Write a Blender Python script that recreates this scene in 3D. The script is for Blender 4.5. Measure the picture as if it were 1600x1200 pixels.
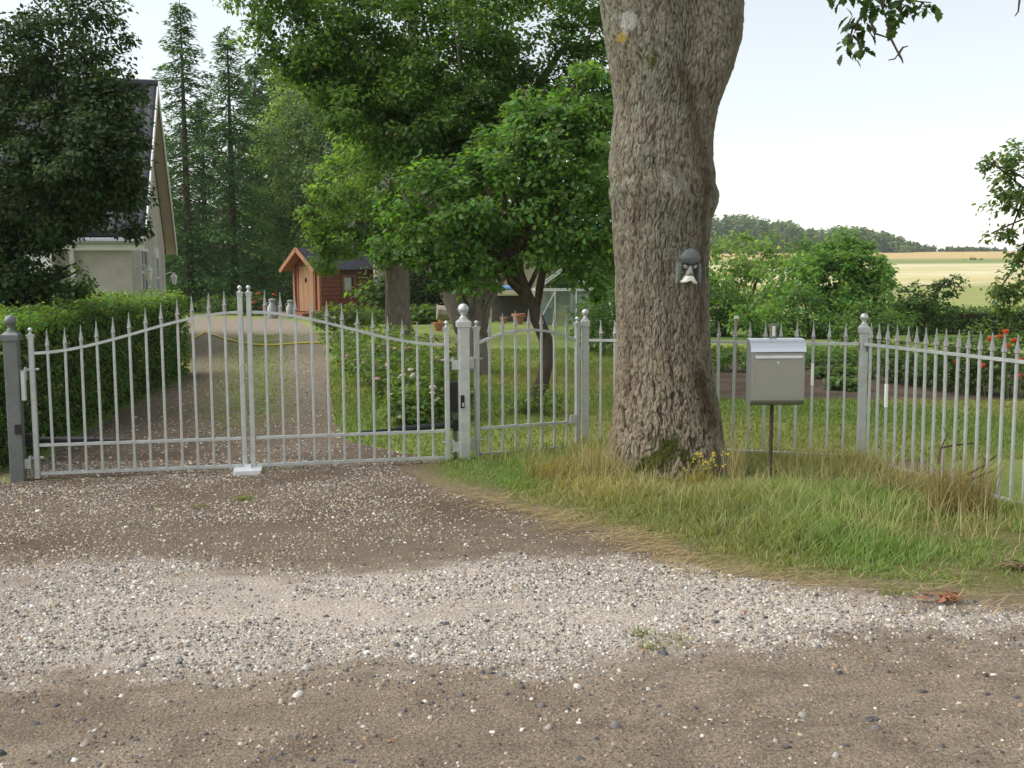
import bpy, math, random
import numpy as np
from mathutils import Vector, Matrix

for o in list(bpy.data.objects):
    bpy.data.objects.remove(o, do_unlink=True)
SC = bpy.context.scene
COL = SC.collection
R = math.radians
rng = np.random.default_rng(7)
random.seed(7)

# ------------------------------------------------------------------ camera
CAM_H = 1.6
FPX = 1700.0                      # focal length in pixels of the 1600 px wide photograph
PITCH = math.atan(178 / FPX)
ROLL = 0.006
fwd = Vector((0, math.cos(PITCH), -math.sin(PITCH)))
r0 = Vector((1, 0, 0)); u0 = Vector((0, math.sin(PITCH), math.cos(PITCH)))
right = r0 * math.cos(ROLL) - u0 * math.sin(ROLL)
up = u0 * math.cos(ROLL) + r0 * math.sin(ROLL)
cd = bpy.data.cameras.new('camera'); cam = bpy.data.objects.new('camera', cd); COL.objects.link(cam)
M = Matrix.Identity(4)
for i in range(3):
    M[i][0] = right[i]; M[i][1] = up[i]; M[i][2] = -fwd[i]
M[2][3] = CAM_H
cam.matrix_world = M
cd.sensor_width = 36; cd.lens = 36 * FPX / 1600
cd.clip_start = 0.05; cd.clip_end = 5000
SC.camera = cam

# ------------------------------------------------------------------ light
SUN_EL, SUN_AZ = 50, -88         # azimuth clockwise from +Y
w = bpy.data.worlds.new('World'); SC.world = w; w.use_nodes = True
nt = w.node_tree; nt.nodes.clear()
sky = nt.nodes.new('ShaderNodeTexSky'); sky.sky_type = 'NISHITA'; sky.sun_disc = False
sky.sun_elevation = R(SUN_EL); sky.sun_rotation = R(SUN_AZ % 360)
sky.air_density = 1.4; sky.dust_density = 0.0; sky.ozone_density = 1.0; sky.altitude = 0
hs = nt.nodes.new('ShaderNodeHueSaturation'); hs.inputs['Saturation'].default_value = 0.33
bg = nt.nodes.new('ShaderNodeBackground'); bg.inputs['Strength'].default_value = 0.112
wo = nt.nodes.new('ShaderNodeOutputWorld')
nt.links.new(sky.outputs[0], hs.inputs['Color']); nt.links.new(hs.outputs[0], bg.inputs[0]); nt.links.new(bg.outputs[0], wo.inputs[0])
sl = bpy.data.lights.new('sun', 'SUN'); sl.energy = 3.2; sl.angle = R(75); sl.color = (1, .96, .9)
so = bpy.data.objects.new('sun', sl); COL.objects.link(so)
sd = Vector((math.cos(R(SUN_EL)) * math.sin(R(SUN_AZ)), math.cos(R(SUN_EL)) * math.cos(R(SUN_AZ)), math.sin(R(SUN_EL))))
so.rotation_euler = sd.to_track_quat('Z', 'Y').to_euler()
so.location = (-10, -10, 30)
SC.view_settings.view_transform = 'Standard'; SC.view_settings.look = 'None'
SC.view_settings.gamma = 1; SC.view_settings.use_curve_mapping = False
SC.view_settings.exposure = 0.64
SC.render.engine = 'CYCLES'
SC.cycles.max_bounces = 6; SC.cycles.diffuse_bounces = 3; SC.cycles.glossy_bounces = 3
SC.cycles.transmission_bounces = 5; SC.cycles.transparent_max_bounces = 6
SC.cycles.use_denoising = True

# ------------------------------------------------------------------ pixel -> place
def ray(px, py): return fwd * FPX + right * (px - 800) - up * (py - 600)
def gp(px, py, z=0.0):
    v = ray(px, py); t = (z - CAM_H) / v.z
    return Vector((v.x * t, v.y * t, z))
def ap(px, py, Y):
    v = ray(px, py); t = Y / v.y
    return Vector((v.x * t, Y, CAM_H + v.z * t))

# ------------------------------------------------------------------ noise
_perm = np.random.default_rng(3).permutation(256)
_perm = np.concatenate([_perm] * 3)
_grad = np.random.default_rng(4).normal(size=(256, 3)); _grad /= np.linalg.norm(_grad, axis=1)[:, None]
def pn(x, y, z=0.0):
    x, y, z = np.broadcast_arrays(np.asarray(x, float), np.asarray(y, float), np.asarray(z, float))
    xi, yi, zi = np.floor(x).astype(int), np.floor(y).astype(int), np.floor(z).astype(int)
    xf, yf, zf = x - xi, y - yi, z - zi
    f = lambda t: t * t * t * (t * (t * 6 - 15) + 10)
    u, v, w_ = f(xf), f(yf), f(zf)
    xi, yi, zi = xi & 255, yi & 255, zi & 255
    out = 0
    for dx in (0, 1):
        for dy in (0, 1):
            for dz in (0, 1):
                g = _grad[_perm[_perm[_perm[xi + dx] + yi + dy] + zi + dz]]
                d = g[..., 0] * (xf - dx) + g[..., 1] * (yf - dy) + g[..., 2] * (zf - dz)
                out = out + d * (u if dx else 1 - u) * (v if dy else 1 - v) * (w_ if dz else 1 - w_)
    return out * 1.5
def fbm(x, y, z=0.0, o=4):
    s, a = 0, 1.0
    for k in range(o):
        s = s + a * pn(np.asarray(x) * 2 ** k + 17 * k, np.asarray(y) * 2 ** k - 9 * k, np.asarray(z) * 2 ** k); a *= .5
    return s
def sstep(a, b, x):
    t = np.clip((np.asarray(x, float) - a) / (b - a), 0, 1); return t * t * (3 - 2 * t)
def in_poly(x, y, poly):
    x = np.asarray(x); y = np.asarray(y); r = np.zeros(x.shape, bool); n = len(poly)
    for i in range(n):
        x1, y1 = poly[i][0], poly[i][1]; x2, y2 = poly[(i + 1) % n][0], poly[(i + 1) % n][1]
        if y1 == y2: continue
        c = ((y1 > y) != (y2 > y)) & (x < (x2 - x1) * (y - y1) / (y2 - y1) + x1)
        r ^= c
    return r
def d_line(x, y, pts):
    d = np.full(np.shape(x), 1e9)
    for (x1, y1), (x2, y2) in zip(pts[:-1], pts[1:]):
        dx, dy = x2 - x1, y2 - y1; L = dx * dx + dy * dy + 1e-12
        t = np.clip(((x - x1) * dx + (y - y1) * dy) / L, 0, 1)
        d = np.minimum(d, np.hypot(x - x1 - t * dx, y - y1 - t * dy))
    return d

# ------------------------------------------------------------------ materials
MATS = {}
def material(name, color=(.5, .5, .5), rough=.6, metal=0.0, spec=.4, vary=.0, scale=8.0, bump=.0, bscale=40.0, attr=False,
             trans=0.0, stretch=(1, 1, 1), glass=0.0, coat=0.0):
    if name in MATS: return MATS[name]
    m = bpy.data.materials.new(name); m.use_nodes = True; n = m.node_tree; n.nodes.clear()
    out = n.nodes.new('ShaderNodeOutputMaterial'); b = n.nodes.new('ShaderNodeBsdfPrincipled')
    b.inputs['Roughness'].default_value = rough; b.inputs['Metallic'].default_value = metal
    b.inputs['Specular IOR Level'].default_value = spec
    b.inputs['Coat Weight'].default_value = coat
    if glass: b.inputs['Transmission Weight'].default_value = glass
    tc = n.nodes.new('ShaderNodeTexCoord'); mp = n.nodes.new('ShaderNodeMapping'); mp.inputs['Scale'].default_value = stretch
    n.links.new(tc.outputs['Object'], mp.inputs[0])
    if attr:
        c = n.nodes.new('ShaderNodeAttribute'); c.attribute_name = 'Col'; csock = c.outputs['Color']
    else:
        c = n.nodes.new('ShaderNodeRGB'); c.outputs[0].default_value = (*color, 1); csock = c.outputs[0]
    if vary:
        t = n.nodes.new('ShaderNodeTexNoise'); t.inputs['Scale'].default_value = scale; t.inputs['Detail'].default_value = 6
        t.inputs['Roughness'].default_value = .65
        n.links.new(mp.outputs[0], t.inputs['Vector'])
        r = n.nodes.new('ShaderNodeMapRange'); r.inputs[1].default_value = .25; r.inputs[2].default_value = .75
        r.inputs[3].default_value = 1 - vary; r.inputs[4].default_value = 1 + vary
        n.links.new(t.outputs['Fac'], r.inputs[0])
        v = n.nodes.new('ShaderNodeVectorMath'); v.operation = 'SCALE'
        n.links.new(csock, v.inputs[0]); n.links.new(r.outputs[0], v.inputs['Scale']); csock = v.outputs[0]
    n.links.new(csock, b.inputs['Base Color'])
    if bump:
        t2 = n.nodes.new('ShaderNodeTexNoise'); t2.inputs['Scale'].default_value = bscale; t2.inputs['Detail'].default_value = 5
        n.links.new(mp.outputs[0], t2.inputs['Vector'])
        bp = n.nodes.new('ShaderNodeBump'); bp.inputs['Strength'].default_value = bump; bp.inputs['Distance'].default_value = .02
        n.links.new(t2.outputs['Fac'], bp.inputs['Height']); n.links.new(bp.outputs[0], b.inputs['Normal'])
    sh = b.outputs[0]
    if trans:
        tr = n.nodes.new('ShaderNodeBsdfTranslucent'); mx = n.nodes.new('ShaderNodeMixShader'); mx.inputs[0].default_value = trans
        g = n.nodes.new('ShaderNodeVectorMath'); g.operation = 'MULTIPLY'; g.inputs[1].default_value = (1.5, 1.6, .6)
        n.links.new(csock, g.inputs[0]); n.links.new(g.outputs[0], tr.inputs['Color'])
        n.links.new(b.outputs[0], mx.inputs[1]); n.links.new(tr.outputs[0], mx.inputs[2]); sh = mx.outputs[0]
    n.links.new(sh, out.inputs[0]); MATS[name] = m
    return m

# ------------------------------------------------------------------ object helpers
def tag(o, label=None, cat=None, group=None, kind=None):
    if label: o['label'] = label
    if cat: o['category'] = cat
    if group: o['group'] = group
    if kind: o['kind'] = kind
    return o
def thing(name, loc, label, cat, group=None, rz=0.0):
    o = bpy.data.objects.new(name, None); COL.objects.link(o); o.location = loc; o.rotation_euler = (0, 0, rz)
    o.empty_display_size = .1
    return tag(o, label, cat, group)
def link(name, me, parent=None, loc=(0, 0, 0), rot=(0, 0, 0)):
    o = bpy.data.objects.new(name, me); COL.objects.link(o)
    if parent: o.parent = parent
    o.location = loc; o.rotation_euler = rot
    return o
def copy_tree(o, parent=None):
    c = o.copy(); COL.objects.link(c)
    if parent: c.parent = parent
    for ch in list(o.children): copy_tree(ch, c)
    return c
def np_mesh(name, V, F, mat, col=None, smooth=False):
    """V (n,3); F list of (m,k) arrays"""
    me = bpy.data.meshes.new(name)
    V = np.ascontiguousarray(V, np.float32)
    F = [np.ascontiguousarray(f, np.int32) for f in (F if isinstance(F, list) else [F]) if len(f)]
    me.vertices.add(len(V)); me.vertices.foreach_set('co', V.ravel())
    idx = np.concatenate([f.ravel() for f in F]); ks = np.concatenate([np.full(len(f), f.shape[1], np.int32) for f in F])
    st = np.concatenate([[0], np.cumsum(ks)[:-1]]).astype(np.int32)
    me.loops.add(len(idx)); me.loops.foreach_set('vertex_index', idx)
    me.polygons.add(len(ks)); me.polygons.foreach_set('loop_start', st)
    if smooth: me.polygons.foreach_set('use_smooth', np.ones(len(ks), bool))
    if col is not None:
        a = me.color_attributes.new('Col', 'FLOAT_COLOR', 'POINT')
        c4 = np.ones((len(V), 4), np.float32); c4[:, :3] = col; a.data.foreach_set('color', c4.ravel())
    me.update(calc_edges=True); me.validate()
    me.materials.append(mat)
    return me
class MB:
    """collects shapes, builds ONE mesh; origin is subtracted"""
    def __init__(s, origin=(0, 0, 0)): s.v = []; s.f = []; s.o = Vector(origin)
    def add(s, vs, fs):
        b = len(s.v); s.v += [tuple(Vector(p) - s.o) for p in vs]; s.f += [tuple(i + b for i in f) for f in fs]; return s
    def box(s, c, size, X=(1, 0, 0), Y=(0, 1, 0), Z=(0, 0, 1), bev=0.0):
        c = Vector(c); X, Y, Z = Vector(X), Vector(Y), Vector(Z); a, b, d = size[0] / 2, size[1] / 2, size[2] / 2
        if not bev:
            vs = [c + X * (i * a) + Y * (j * b) + Z * (k * d) for k in (-1, 1) for j in (-1, 1) for i in (-1, 1)]
            return s.add(vs, [(0, 2, 3, 1), (4, 5, 7, 6), (0, 1, 5, 4), (2, 6, 7, 3), (0, 4, 6, 2), (1, 3, 7, 5)])
        e = bev   # long edges along Z bevelled
        ring = [(-a + e, -b), (a - e, -b), (a, -b + e), (a, b - e), (a - e, b), (-a + e, b), (-a, b - e), (-a, -b + e)]
        vs = [c + X * x + Y * y + Z * k for k in (-d, d) for x, y in ring]
        fs = [tuple(range(7, -1, -1)), tuple(range(8, 16))] + [(i, (i + 1) % 8, 8 + (i + 1) % 8, 8 + i) for i in range(8)]
        return s.add(vs, fs)
    def prism(s, poly, O, X, Y, N, t):
        """polygon in the X,Y frame at O, thick t along N"""
        O, X, Y, N = Vector(O), Vector(X), Vector(Y), Vector(N); n = len(poly)
        vs = [O + X * p[0] + Y * p[1] for p in poly] + [O + X * p[0] + Y * p[1] + N * t for p in poly]
        fs = [tuple(range(n - 1, -1, -1)), tuple(range(n, 2 * n))] + [(i, (i + 1) % n, n + (i + 1) % n, n + i) for i in range(n)]
        return s.add(vs, fs)
    def tube(s, pts, rad, n=8, caps=True, jit=0.0):
        pts = [Vector(p) for p in pts]; m = len(pts)
        if not hasattr(rad, '__len__'): rad = [rad] * m
        vs = []; ref = None
        for i, p in enumerate(pts):
            t = (pts[min(i + 1, m - 1)] - pts[max(i - 1, 0)]).normalized()
            if ref is None: ref = t.orthogonal().normalized()
            ref = (ref - t * ref.dot(t)).normalized(); b = t.cross(ref)
            for k in range(n):
                a = 2 * math.pi * k / n; rr = rad[i] * (1 + (random.uniform(-jit, jit) if jit else 0))
                vs.append(p + (ref * math.cos(a) + b * math.sin(a)) * rr)
        fs = [(i * n + k, i * n + (k + 1) % n, (i + 1) * n + (k + 1) % n, (i + 1) * n + k) for i in range(m - 1) for k in range(n)]
        if caps: fs += [tuple(range(n - 1, -1, -1)), tuple((m - 1) * n + k for k in range(n))]
        return s.add(vs, fs)
    def lathe(s, prof, c=(0, 0, 0), n=16, ph=0.0):
        """prof [(r,z)...]"""
        c = Vector(c); vs = [c + Vector((r * math.cos(ph + 2 * math.pi * k / n), r * math.sin(ph + 2 * math.pi * k / n), z)) for r, z in prof for k in range(n)]
        m = len(prof)
        fs = [(i * n + k, i * n + (k + 1) % n, (i + 1) * n + (k + 1) % n, (i + 1) * n + k) for i in range(m - 1) for k in range(n)]
        fs += [tuple(range(n - 1, -1, -1)), tuple((m - 1) * n + k for k in range(n))]
        return s.add(vs, fs)
    def mesh(s, name, mat, smooth=False):
        me = bpy.data.meshes.new(name); me.from_pydata(s.v, [], s.f)
        if smooth: me.polygons.foreach_set('use_smooth', [True] * len(me.polygons))
        me.update(); me.materials.append(mat); return me
    def build(s, name, mat, parent=None, smooth=False): return link(name, s.mesh(name, mat, smooth), parent)
def auto(o, ang=40):
    me = o.data
    me.polygons.foreach_set('use_smooth', [True] * len(me.polygons))
    me.set_sharp_from_angle(angle=R(ang)) if hasattr(me, 'set_sharp_from_angle') else None
    return o
def bez(p0, p1, p2, n=8):
    p0, p1, p2 = Vector(p0), Vector(p1), Vector(p2)
    return [p0 * (1 - t) ** 2 + p1 * 2 * t * (1 - t) + p2 * t * t for t in [i / n for i in range(n + 1)]]
def unit(a): return a / (np.linalg.norm(a, axis=-1, keepdims=True) + 1e-9)

LEAF4 = (np.array([[0, 0, 0], [.45, .3, .06], [1, 0, -.06], [.45, -.3, .06]]), np.array([[0, 2, 1], [0, 3, 2]]))
LEAF6 = (np.array([[0, 0, 0], [.3, .27, .07], [.68, .24, .05], [1, 0, -.1], [.68, -.24, .05], [.3, -.27, .07], [.5, 0, 0]]),
         np.array([[0, 6, 1], [1, 6, 2], [2, 6, 3], [3, 6, 4], [4, 6, 5], [5, 6, 0]]))
def scatter(name, P, N, A, S, col, tpl, mat, width=1.0, org=(0, 0, 0)):
    """one mesh of little faces: places P, normals N, axes A, sizes S, colours col (n,3)"""
    T, F = tpl; n = len(P)
    N = unit(N); A = unit(A - N * np.sum(A * N, 1)[:, None]); B = np.cross(N, A)
    S = np.asarray(S)[:, None, None]
    V = P[:, None, :] + S * (A[:, None, :] * T[None, :, 0, None] + B[:, None, :] * (T[None, :, 1, None] * width) + N[:, None, :] * T[None, :, 2, None])
    V = V - np.asarray(org)[None, None, :]
    k = len(T); FF = (F[None] + (np.arange(n) * k)[:, None, None]).reshape(-1, F.shape[1])
    return np_mesh(name, V.reshape(-1, 3), FF, mat, np.repeat(col, k, 0))
def leaf_cols(n, base, clump=None, var=.28, hue=.12):
    base = np.asarray(base, float); v = 1 + rng.normal(0, var, (n, 1)); h = rng.normal(0, hue, (n, 1))
    c = base[None] * np.clip(v, .4, 2) * np.concatenate([1 + h * 1.4, np.ones((n, 1)), 1 - h], 1)
    if clump is not None: c = c * clump
    return np.clip(c, .004, .6)
def crown_points(blobs, per, crad, flat=.6, fill=.55):
    """blobs: (centre, (rx,ry,rz), nclumps). returns leaf places, outward dirs, clump tints, clump centres"""
    P, O, K, C = [], [], [], []
    for c, r, nc in blobs:
        c = np.array(c); r = np.array(r)
        d = unit(rng.normal(size=(nc, 3))); rad = fill + (1 - fill) * rng.random(nc) ** .6
        cc = c + d * r * rad[:, None]; C.append(cc)
        m = np.maximum(6, rng.normal(per, per * .3, nc)).astype(int)
        ids = np.repeat(np.arange(nc), m); q = rng.normal(size=(len(ids), 3))
        q = unit(q) * (rng.random(len(ids)) ** .5)[:, None]
        cr = crad * rng.uniform(.6, 1.35, nc)
        P.append(cc[ids] + q * cr[ids][:, None] * np.array([1, 1, flat])); O.append(unit(d[ids] * .6 + q * .8))
        t = 1 + rng.normal(0, .16, (nc, 1)) * np.array([[1.2, 1, .8]]); K.append(t[ids])
    return np.concatenate(P), np.concatenate(O), np.concatenate(K), np.concatenate(C)
def crown(name, blobs, per, crad, leaf, base, mat, parent, tpl=LEAF4, flat=.6, fill=.55, droop=.3, width=1.0, var=.25, keep=None):
    P, O, K, C = crown_points(blobs, per, crad, flat, fill)
    if keep is not None:
        k = keep(P); P, O, K = P[k], O[k], K[k]
    n = len(P)
    N = O * .5 + rng.normal(0, .45, (n, 3)) + np.array([0, 0, .65])
    A = O * .8 + rng.normal(0, .7, (n, 3)) + np.array([0, 0, -droop])
    S = leaf * rng.uniform(.5, 1.35, n)
    me = scatter(name, P, N, A, S, leaf_cols(n, base, K, var), tpl, mat, width, tuple(parent.location) if parent else (0, 0, 0))
    o = link(name, me, parent); o['kind'] = 'stuff'
    return o, C
def limbs(mb, trunk_pts, C, n, r0, rmin=.012, sag=.15):
    tp = [Vector(p) for p in trunk_pts]
    C = C[rng.permutation(len(C))[:n]]
    for c in C:
        c = Vector(c); k = random.randint(len(tp) // 2, len(tp) - 1); b = tp[k]
        mid = b.lerp(c, .5) + Vector((random.uniform(-.2, .2), random.uniform(-.2, .2), sag * (c - b).length))
        pts = bez(b, mid, c, 6); L = len(pts) - 1
        mb.tube(pts, [max(rmin, r0 * (1 - .85 * i / L)) for i in range(L + 1)], 6)
# ================================================================== GROUND
def G2(px, py): p = gp(px, py); return (p.x, p.y)
VERGE_EDGE = [G2(*p) for p in [(612, 722), (640, 742), (700, 768), (800, 795), (900, 822), (1000, 850), (1070, 882), (1160, 905), (1300, 918), (1450, 930), (1600, 948), (2300, 1010)]]
P_LEFT = Vector((-3.83, 8.32)); P_MAIN = Vector((-0.40, 9.02)); P_WALK = Vector((0.645, 9.55)); P_CORNER = Vector((2.86, 8.83)); P_END = Vector((3.62, 6.0))
VERGE_POLY = VERGE_EDGE + [(9, 4), (9, 6), (P_END.x + .1, P_END.y), (P_CORNER.x, P_CORNER.y), (P_WALK.x, P_WALK.y), (P_MAIN.x, P_MAIN.y), (-.95, 8.9)]
DRIVE_POLY = [G2(*p) for p in [(-60, 775), (20, 757), (62, 722), (100, 694), (200, 638), (297, 585), (296, 545), (285, 520), (262, 505), (330, 497), (440, 497), (478, 506), (500, 530), (510, 560), (516, 610), (524, 660), (545, 690), (610, 703), (690, 722)]] + [(-.5, 9.0), (-3.9, 8.3)]
BED_POLY = [(1.9, 13.3), (4.2, 13.2), (7.0, 12.9), (9.5, 12.6), (9.5, 18.5), (2.2, 18.8)]
TREE_C = Vector((1.22, 8.55))

def height(x, y):
    x = np.asarray(x, float); y = np.asarray(y, float)
    h = .012 * fbm(x * .35, y * .35, 3.1, 3) * np.clip((60 - y) / 60, 0, 1)
    inside = in_poly(x, y, VERGE_POLY)
    dv = d_line(x, y, VERGE_EDGE)
    rise = np.where(inside, .04 * sstep(0, .9, dv), 0)
    behind = sstep(0, .25, (y - 8.9)) * sstep(-.9, -.5, x)
    h = h + np.maximum(rise, 0)
    dt = np.hypot(x - TREE_C.x, y - TREE_C.y)
    h = h - .02 * np.exp(-(dt / .7) ** 2) * inside
    # fields climb towards the horizon
    fy = np.clip(y - 45, 0, None)
    rise2 = 7.5 * sstep(60, 520, y) + .0025 * fy
    return h + rise2
def hz(x, y): return float(height(np.array([x]), np.array([y]))[0])

def axis(fine, coarse):
    return np.array(sorted(set(np.round(np.concatenate([fine, coarse]), 4))))
xs_f = np.arange(-5.2, 5.6, .06); g = [5.6]; s = .07
while g[-1] < 900: s *= 1.13; g.append(g[-1] + s)
gn = [-5.2]; s = .07
while gn[-1] > -900: s *= 1.13; gn.append(gn[-1] - s)
XS = np.concatenate([np.array(gn[1:][::-1]), xs_f, np.array(g)])
ys = [2.6]; s = .045
while ys[-1] < 10: ys.append(ys[-1] + .05)
while ys[-1] < 22: ys.append(ys[-1] + .12)
s = .14
while ys[-1] < 1500: s *= 1.07; ys.append(ys[-1] + s)
YS = np.array([-30, -15, -8, -4, -1, .5, 1.5, 2.1] + ys)
GX, GY = np.meshgrid(XS, YS)
GZ = height(GX, GY)

# ---- pale crushed gravel patch
PALE = [G2(*p) for p in [(-700, 905), (0, 893), (250, 885), (450, 900), (640, 885), (800, 878), (980, 873), (1090, 888), (1300, 925), (1420, 944), (1500, 962), (1560, 975), (1500, 978), (1420, 982), (1250, 1003), (1000, 1020), (905, 1048), (760, 1038), (560, 1030), (420, 1052), (180, 1052), (0, 1070), (-700, 1090)]]
def sdf(x, y, poly):
    d = d_line(x, y, poly + [poly[0]]); return np.where(in_poly(x, y, poly), d, -d)
def pale_mask(x, y):
    n = .17 * fbm(x * 1.6, y * 2.4, 5.5, 4) + .17 * fbm(x * 7, y * 11, 6.5, 4)
    return sstep(-.22, .2, sdf(x, y, PALE) + n)
def lerp(a, b, t): return a * (1 - t[..., None]) + b * t[..., None]
C = lambda *a: np.array(a, float)
DIRT, DIRT_D, DIRT_L = C(.19, .15, .108), C(.094, .068, .045), C(.255, .208, .155)
PALE_C, PALE_D = C(.45, .39, .325), C(.23, .20, .165)
SOIL = C(.085, .06, .045); LAWN, LAWN_Y, LAWN_D = C(.165, .225, .058), C(.27, .26, .095), C(.105, .165, .04)
def road_col(x, y):
    n1 = fbm(x * .9, y * 1.3, 1.0, 4); n2 = fbm(x * 5, y * 8, 2.0, 4); n3 = fbm(x * .5 + y * .1, y * 3.2, 7, 3)
    c = lerp(np.broadcast_to(DIRT, x.shape + (3,)), DIRT_D, np.clip(.6 + n1 * .7 + n2 * .25, 0, 1) * sstep(5.4, 6.4, y) * .95)
    c = lerp(c, DIRT_L, np.clip(n3 * .8 + n2 * .25, 0, .8) * (1 - sstep(5.0, 6.5, y)))
    c = lerp(c, DIRT_D, np.clip(n2 * .5 - .1, 0, .6) * .7)
    band = sstep(6.9, 6.5, y) * sstep(5.75, 6.1, y) * sstep(-3.0, -1.6, x)     # bare trodden band under the gate apron
    c = lerp(c, DIRT * .85, band * .6)
    pm = pale_mask(x, y)
    pc = lerp(np.broadcast_to(PALE_C, x.shape + (3,)), PALE_D, np.clip(.35 + n2 * .6 + n1 * .3 + .25 * sstep(-1.2, -2.4, x), 0, 1))
    for px_, py_, sx_, sy_ in ((875, 892, .22, .07), (905, 1042, .2, .06), (1010, 1010, .1, .05)):
        q = gp(px_, py_); pm = pm * (1 - .85 * np.clip(np.exp(-((x - q.x) / sx_) ** 2 - ((y - q.y) / sy_) ** 2) * (1 + n2), 0, 1))
    c = c * np.clip(1 + .30 * n2 + .16 * n1, .5, 1.5)[..., None]; pc = pc * np.clip(1 + .14 * n2, .6, 1.3)[..., None]
    return lerp(c, pc, pm)
def drive_col(x, y):
    n1 = fbm(x * .8, y * .5, 11, 4); n2 = fbm(x * 3, y * 3, 12, 3)
    c = lerp(np.broadcast_to(C(.18, .14, .10), x.shape + (3,)), C(.11, .08, .056), np.clip(.4 + n1 * .8 + n2 * .3, 0, 1) * (1 - sstep(11, 15, y)))
    c = lerp(c, C(.265, .228, .175), sstep(15, 26, y) * .8); c = lerp(c, C(.25, .21, .17), np.exp(-((x + .27 * y - 1.3) / .5) ** 2) * sstep(11, 14, y) * .6)
    mid = np.interp(y, [9, 13, 17, 22, 27, 33], [-2.4, -3.15, -4.05, -5.2, -6.2, -6.4])
    gsp = np.exp(-((x - mid) / (.33 + .012 * y)) ** 2) * sstep(10.5, 13, y) * (1 - sstep(26, 30, y)) * np.clip(.75 + n2 * 1.2, 0, 1)
    return lerp(c, C(.16, .20, .06), np.clip(gsp * 1.3, 0, 1) * .9)
def lawn_col(x, y):
    n1 = fbm(x * .35, y * .35, 21, 4); n2 = fbm(x * 2, y * 2, 22, 3)
    c = lerp(np.broadcast_to(LAWN, x.shape + (3,)), LAWN_Y, np.clip(.35 + n1 * .9 + n2 * .25, 0, 1))
    return lerp(c, LAWN_D, np.clip(n2 * .6 - n1 * .5, 0, .8))
def verge_col(x, y):
    n1 = fbm(x * 1.2, y * 1.2, 31, 4); e = sstep(0, .35, d_line(x, y, VERGE_EDGE) + .12 * n1)
    c = lerp(np.broadcast_to(C(.165, .128, .088), x.shape + (3,)), C(.12, .115, .045), e)
    return lerp(c, C(.21, .165, .085), np.clip(n1 * .9 + .15, 0, .85))
def field_col(x, y):
    n1 = fbm(x * .05, y * .05, 41, 4); n2 = fbm(x * .012, y * .12, 42, 3)
    c = np.broadcast_to(LAWN_D, x.shape + (3,)).copy()
    c = lerp(c, lerp(np.broadcast_to(C(.24, .27, .085), x.shape + (3,)), C(.28, .26, .11), np.clip(.3 + n1, 0, 1)), sstep(24, 40, y))
    wheat = lerp(np.broadcast_to(C(.44, .38, .18), x.shape + (3,)), C(.54, .50, .31), np.clip(.4 + n2 * 1.5 + n1 * .4, 0, 1))
    c = lerp(c, wheat, sstep(84, 98, y + 8 * n1))
    c = lerp(c, np.broadcast_to(C(.15, .2, .06), x.shape + (3,)), sstep(212, 216, y) * (1 - sstep(262, 268, y)) * .9)
    c = lerp(c, np.broadcast_to(C(.46, .335, .15), x.shape + (3,)), sstep(262, 268, y))
    return np.where((x < -8)[..., None] & (y < 300)[..., None], lerp(C(.05, .055, .022) * np.ones(x.shape + (3,)), C(.09, .09, .04), np.clip(.3 + n1, 0, 1)), c)

COLG = {'gravel_road': road_col, 'driveway': drive_col, 'lawn': lawn_col, 'grass_verge': verge_col, 'field': field_col,
        'vegetable_bed': lambda x, y: lerp(np.broadcast_to(SOIL, x.shape + (3,)), C(.13, .1, .075), np.clip(.4 + fbm(x * 2, y * 2, 51, 4), 0, 1))}
fx = (GX[:-1, :-1] + GX[1:, 1:]) / 2; fy = (GY[:-1, :-1] + GY[1:, 1:]) / 2
jx = fx + .07 * fbm(fx * 3, fy * 3, 61, 3); jy = fy + .07 * fbm(fx * 3, fy * 3, 62, 3)
reg = np.full(fx.shape, 0)                                    # 0 field
reg[(jy < 24.5) & (jx > -22) & (jx < 24)] = 2                 # lawn
reg[(jy < 44) & (jx < 1) & (jx > -26)] = 2
front = (jy < np.interp(jx, [-60, P_LEFT.x, P_MAIN.x, 60], [8.2, 8.28, 9.0, 9.0]))
reg[front] = 1
reg[in_poly(jx, jy, DRIVE_POLY)] = 3
reg[in_poly(jx, jy, BED_POLY)] = 5
reg[in_poly(jx, jy, VERGE_POLY)] = 4
reg[(fy < 4.2) & (reg != 4)] = 1
reg[(jx > 3.4) & (jy > 6.3) & (jy < 9.1) & (reg == 1)] = 2
idx = np.arange(GX.size).reshape(GX.shape)
Q = np.stack([idx[:-1, :-1], idx[:-1, 1:], idx[1:, 1:], idx[1:, :-1]], -1)
REG = ['field', 'gravel_road', 'lawn', 'driveway', 'grass_verge', 'vegetable_bed']
gm_grit = material('grit_ground', attr=True, rough=.95, spec=.15, vary=.62, scale=60, bump=.8, bscale=90)
gm_soil = material('turf_ground', attr=True, rough=1, spec=.1, vary=.35, scale=30, bump=.6, bscale=60)
gm_field = material('field_ground', attr=True, rough=1, spec=.1, vary=.18, scale=.6, bump=.3, bscale=3)
GROUND = {}
for k, nm in enumerate(REG):
    q = Q[reg == k]
    if not len(q): continue
    u, inv = np.unique(q, return_inverse=True)
    vx, vy, vz = GX.ravel()[u], GY.ravel()[u], GZ.ravel()[u]
    me = np_mesh(nm, np.stack([vx, vy, vz], 1), inv.reshape(-1, 4), {'gravel_road': gm_grit, 'driveway': gm_grit, 'field': gm_field}.get(nm, gm_soil), COLG[nm](vx, vy), True)
    o = link(nm, me); o['kind'] = 'structure'; GROUND[nm] = o
GROUND['gravel_road']['label'] = 'brown dirt and pale gravel track across the foreground'
GROUND['driveway']['label'] = 'gravel driveway behind the gate with a grassy middle strip'
GROUND['lawn']['label'] = 'mown garden lawn behind the fence'
GROUND['grass_verge']['label'] = 'grassy bank around the big trunk'
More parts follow.
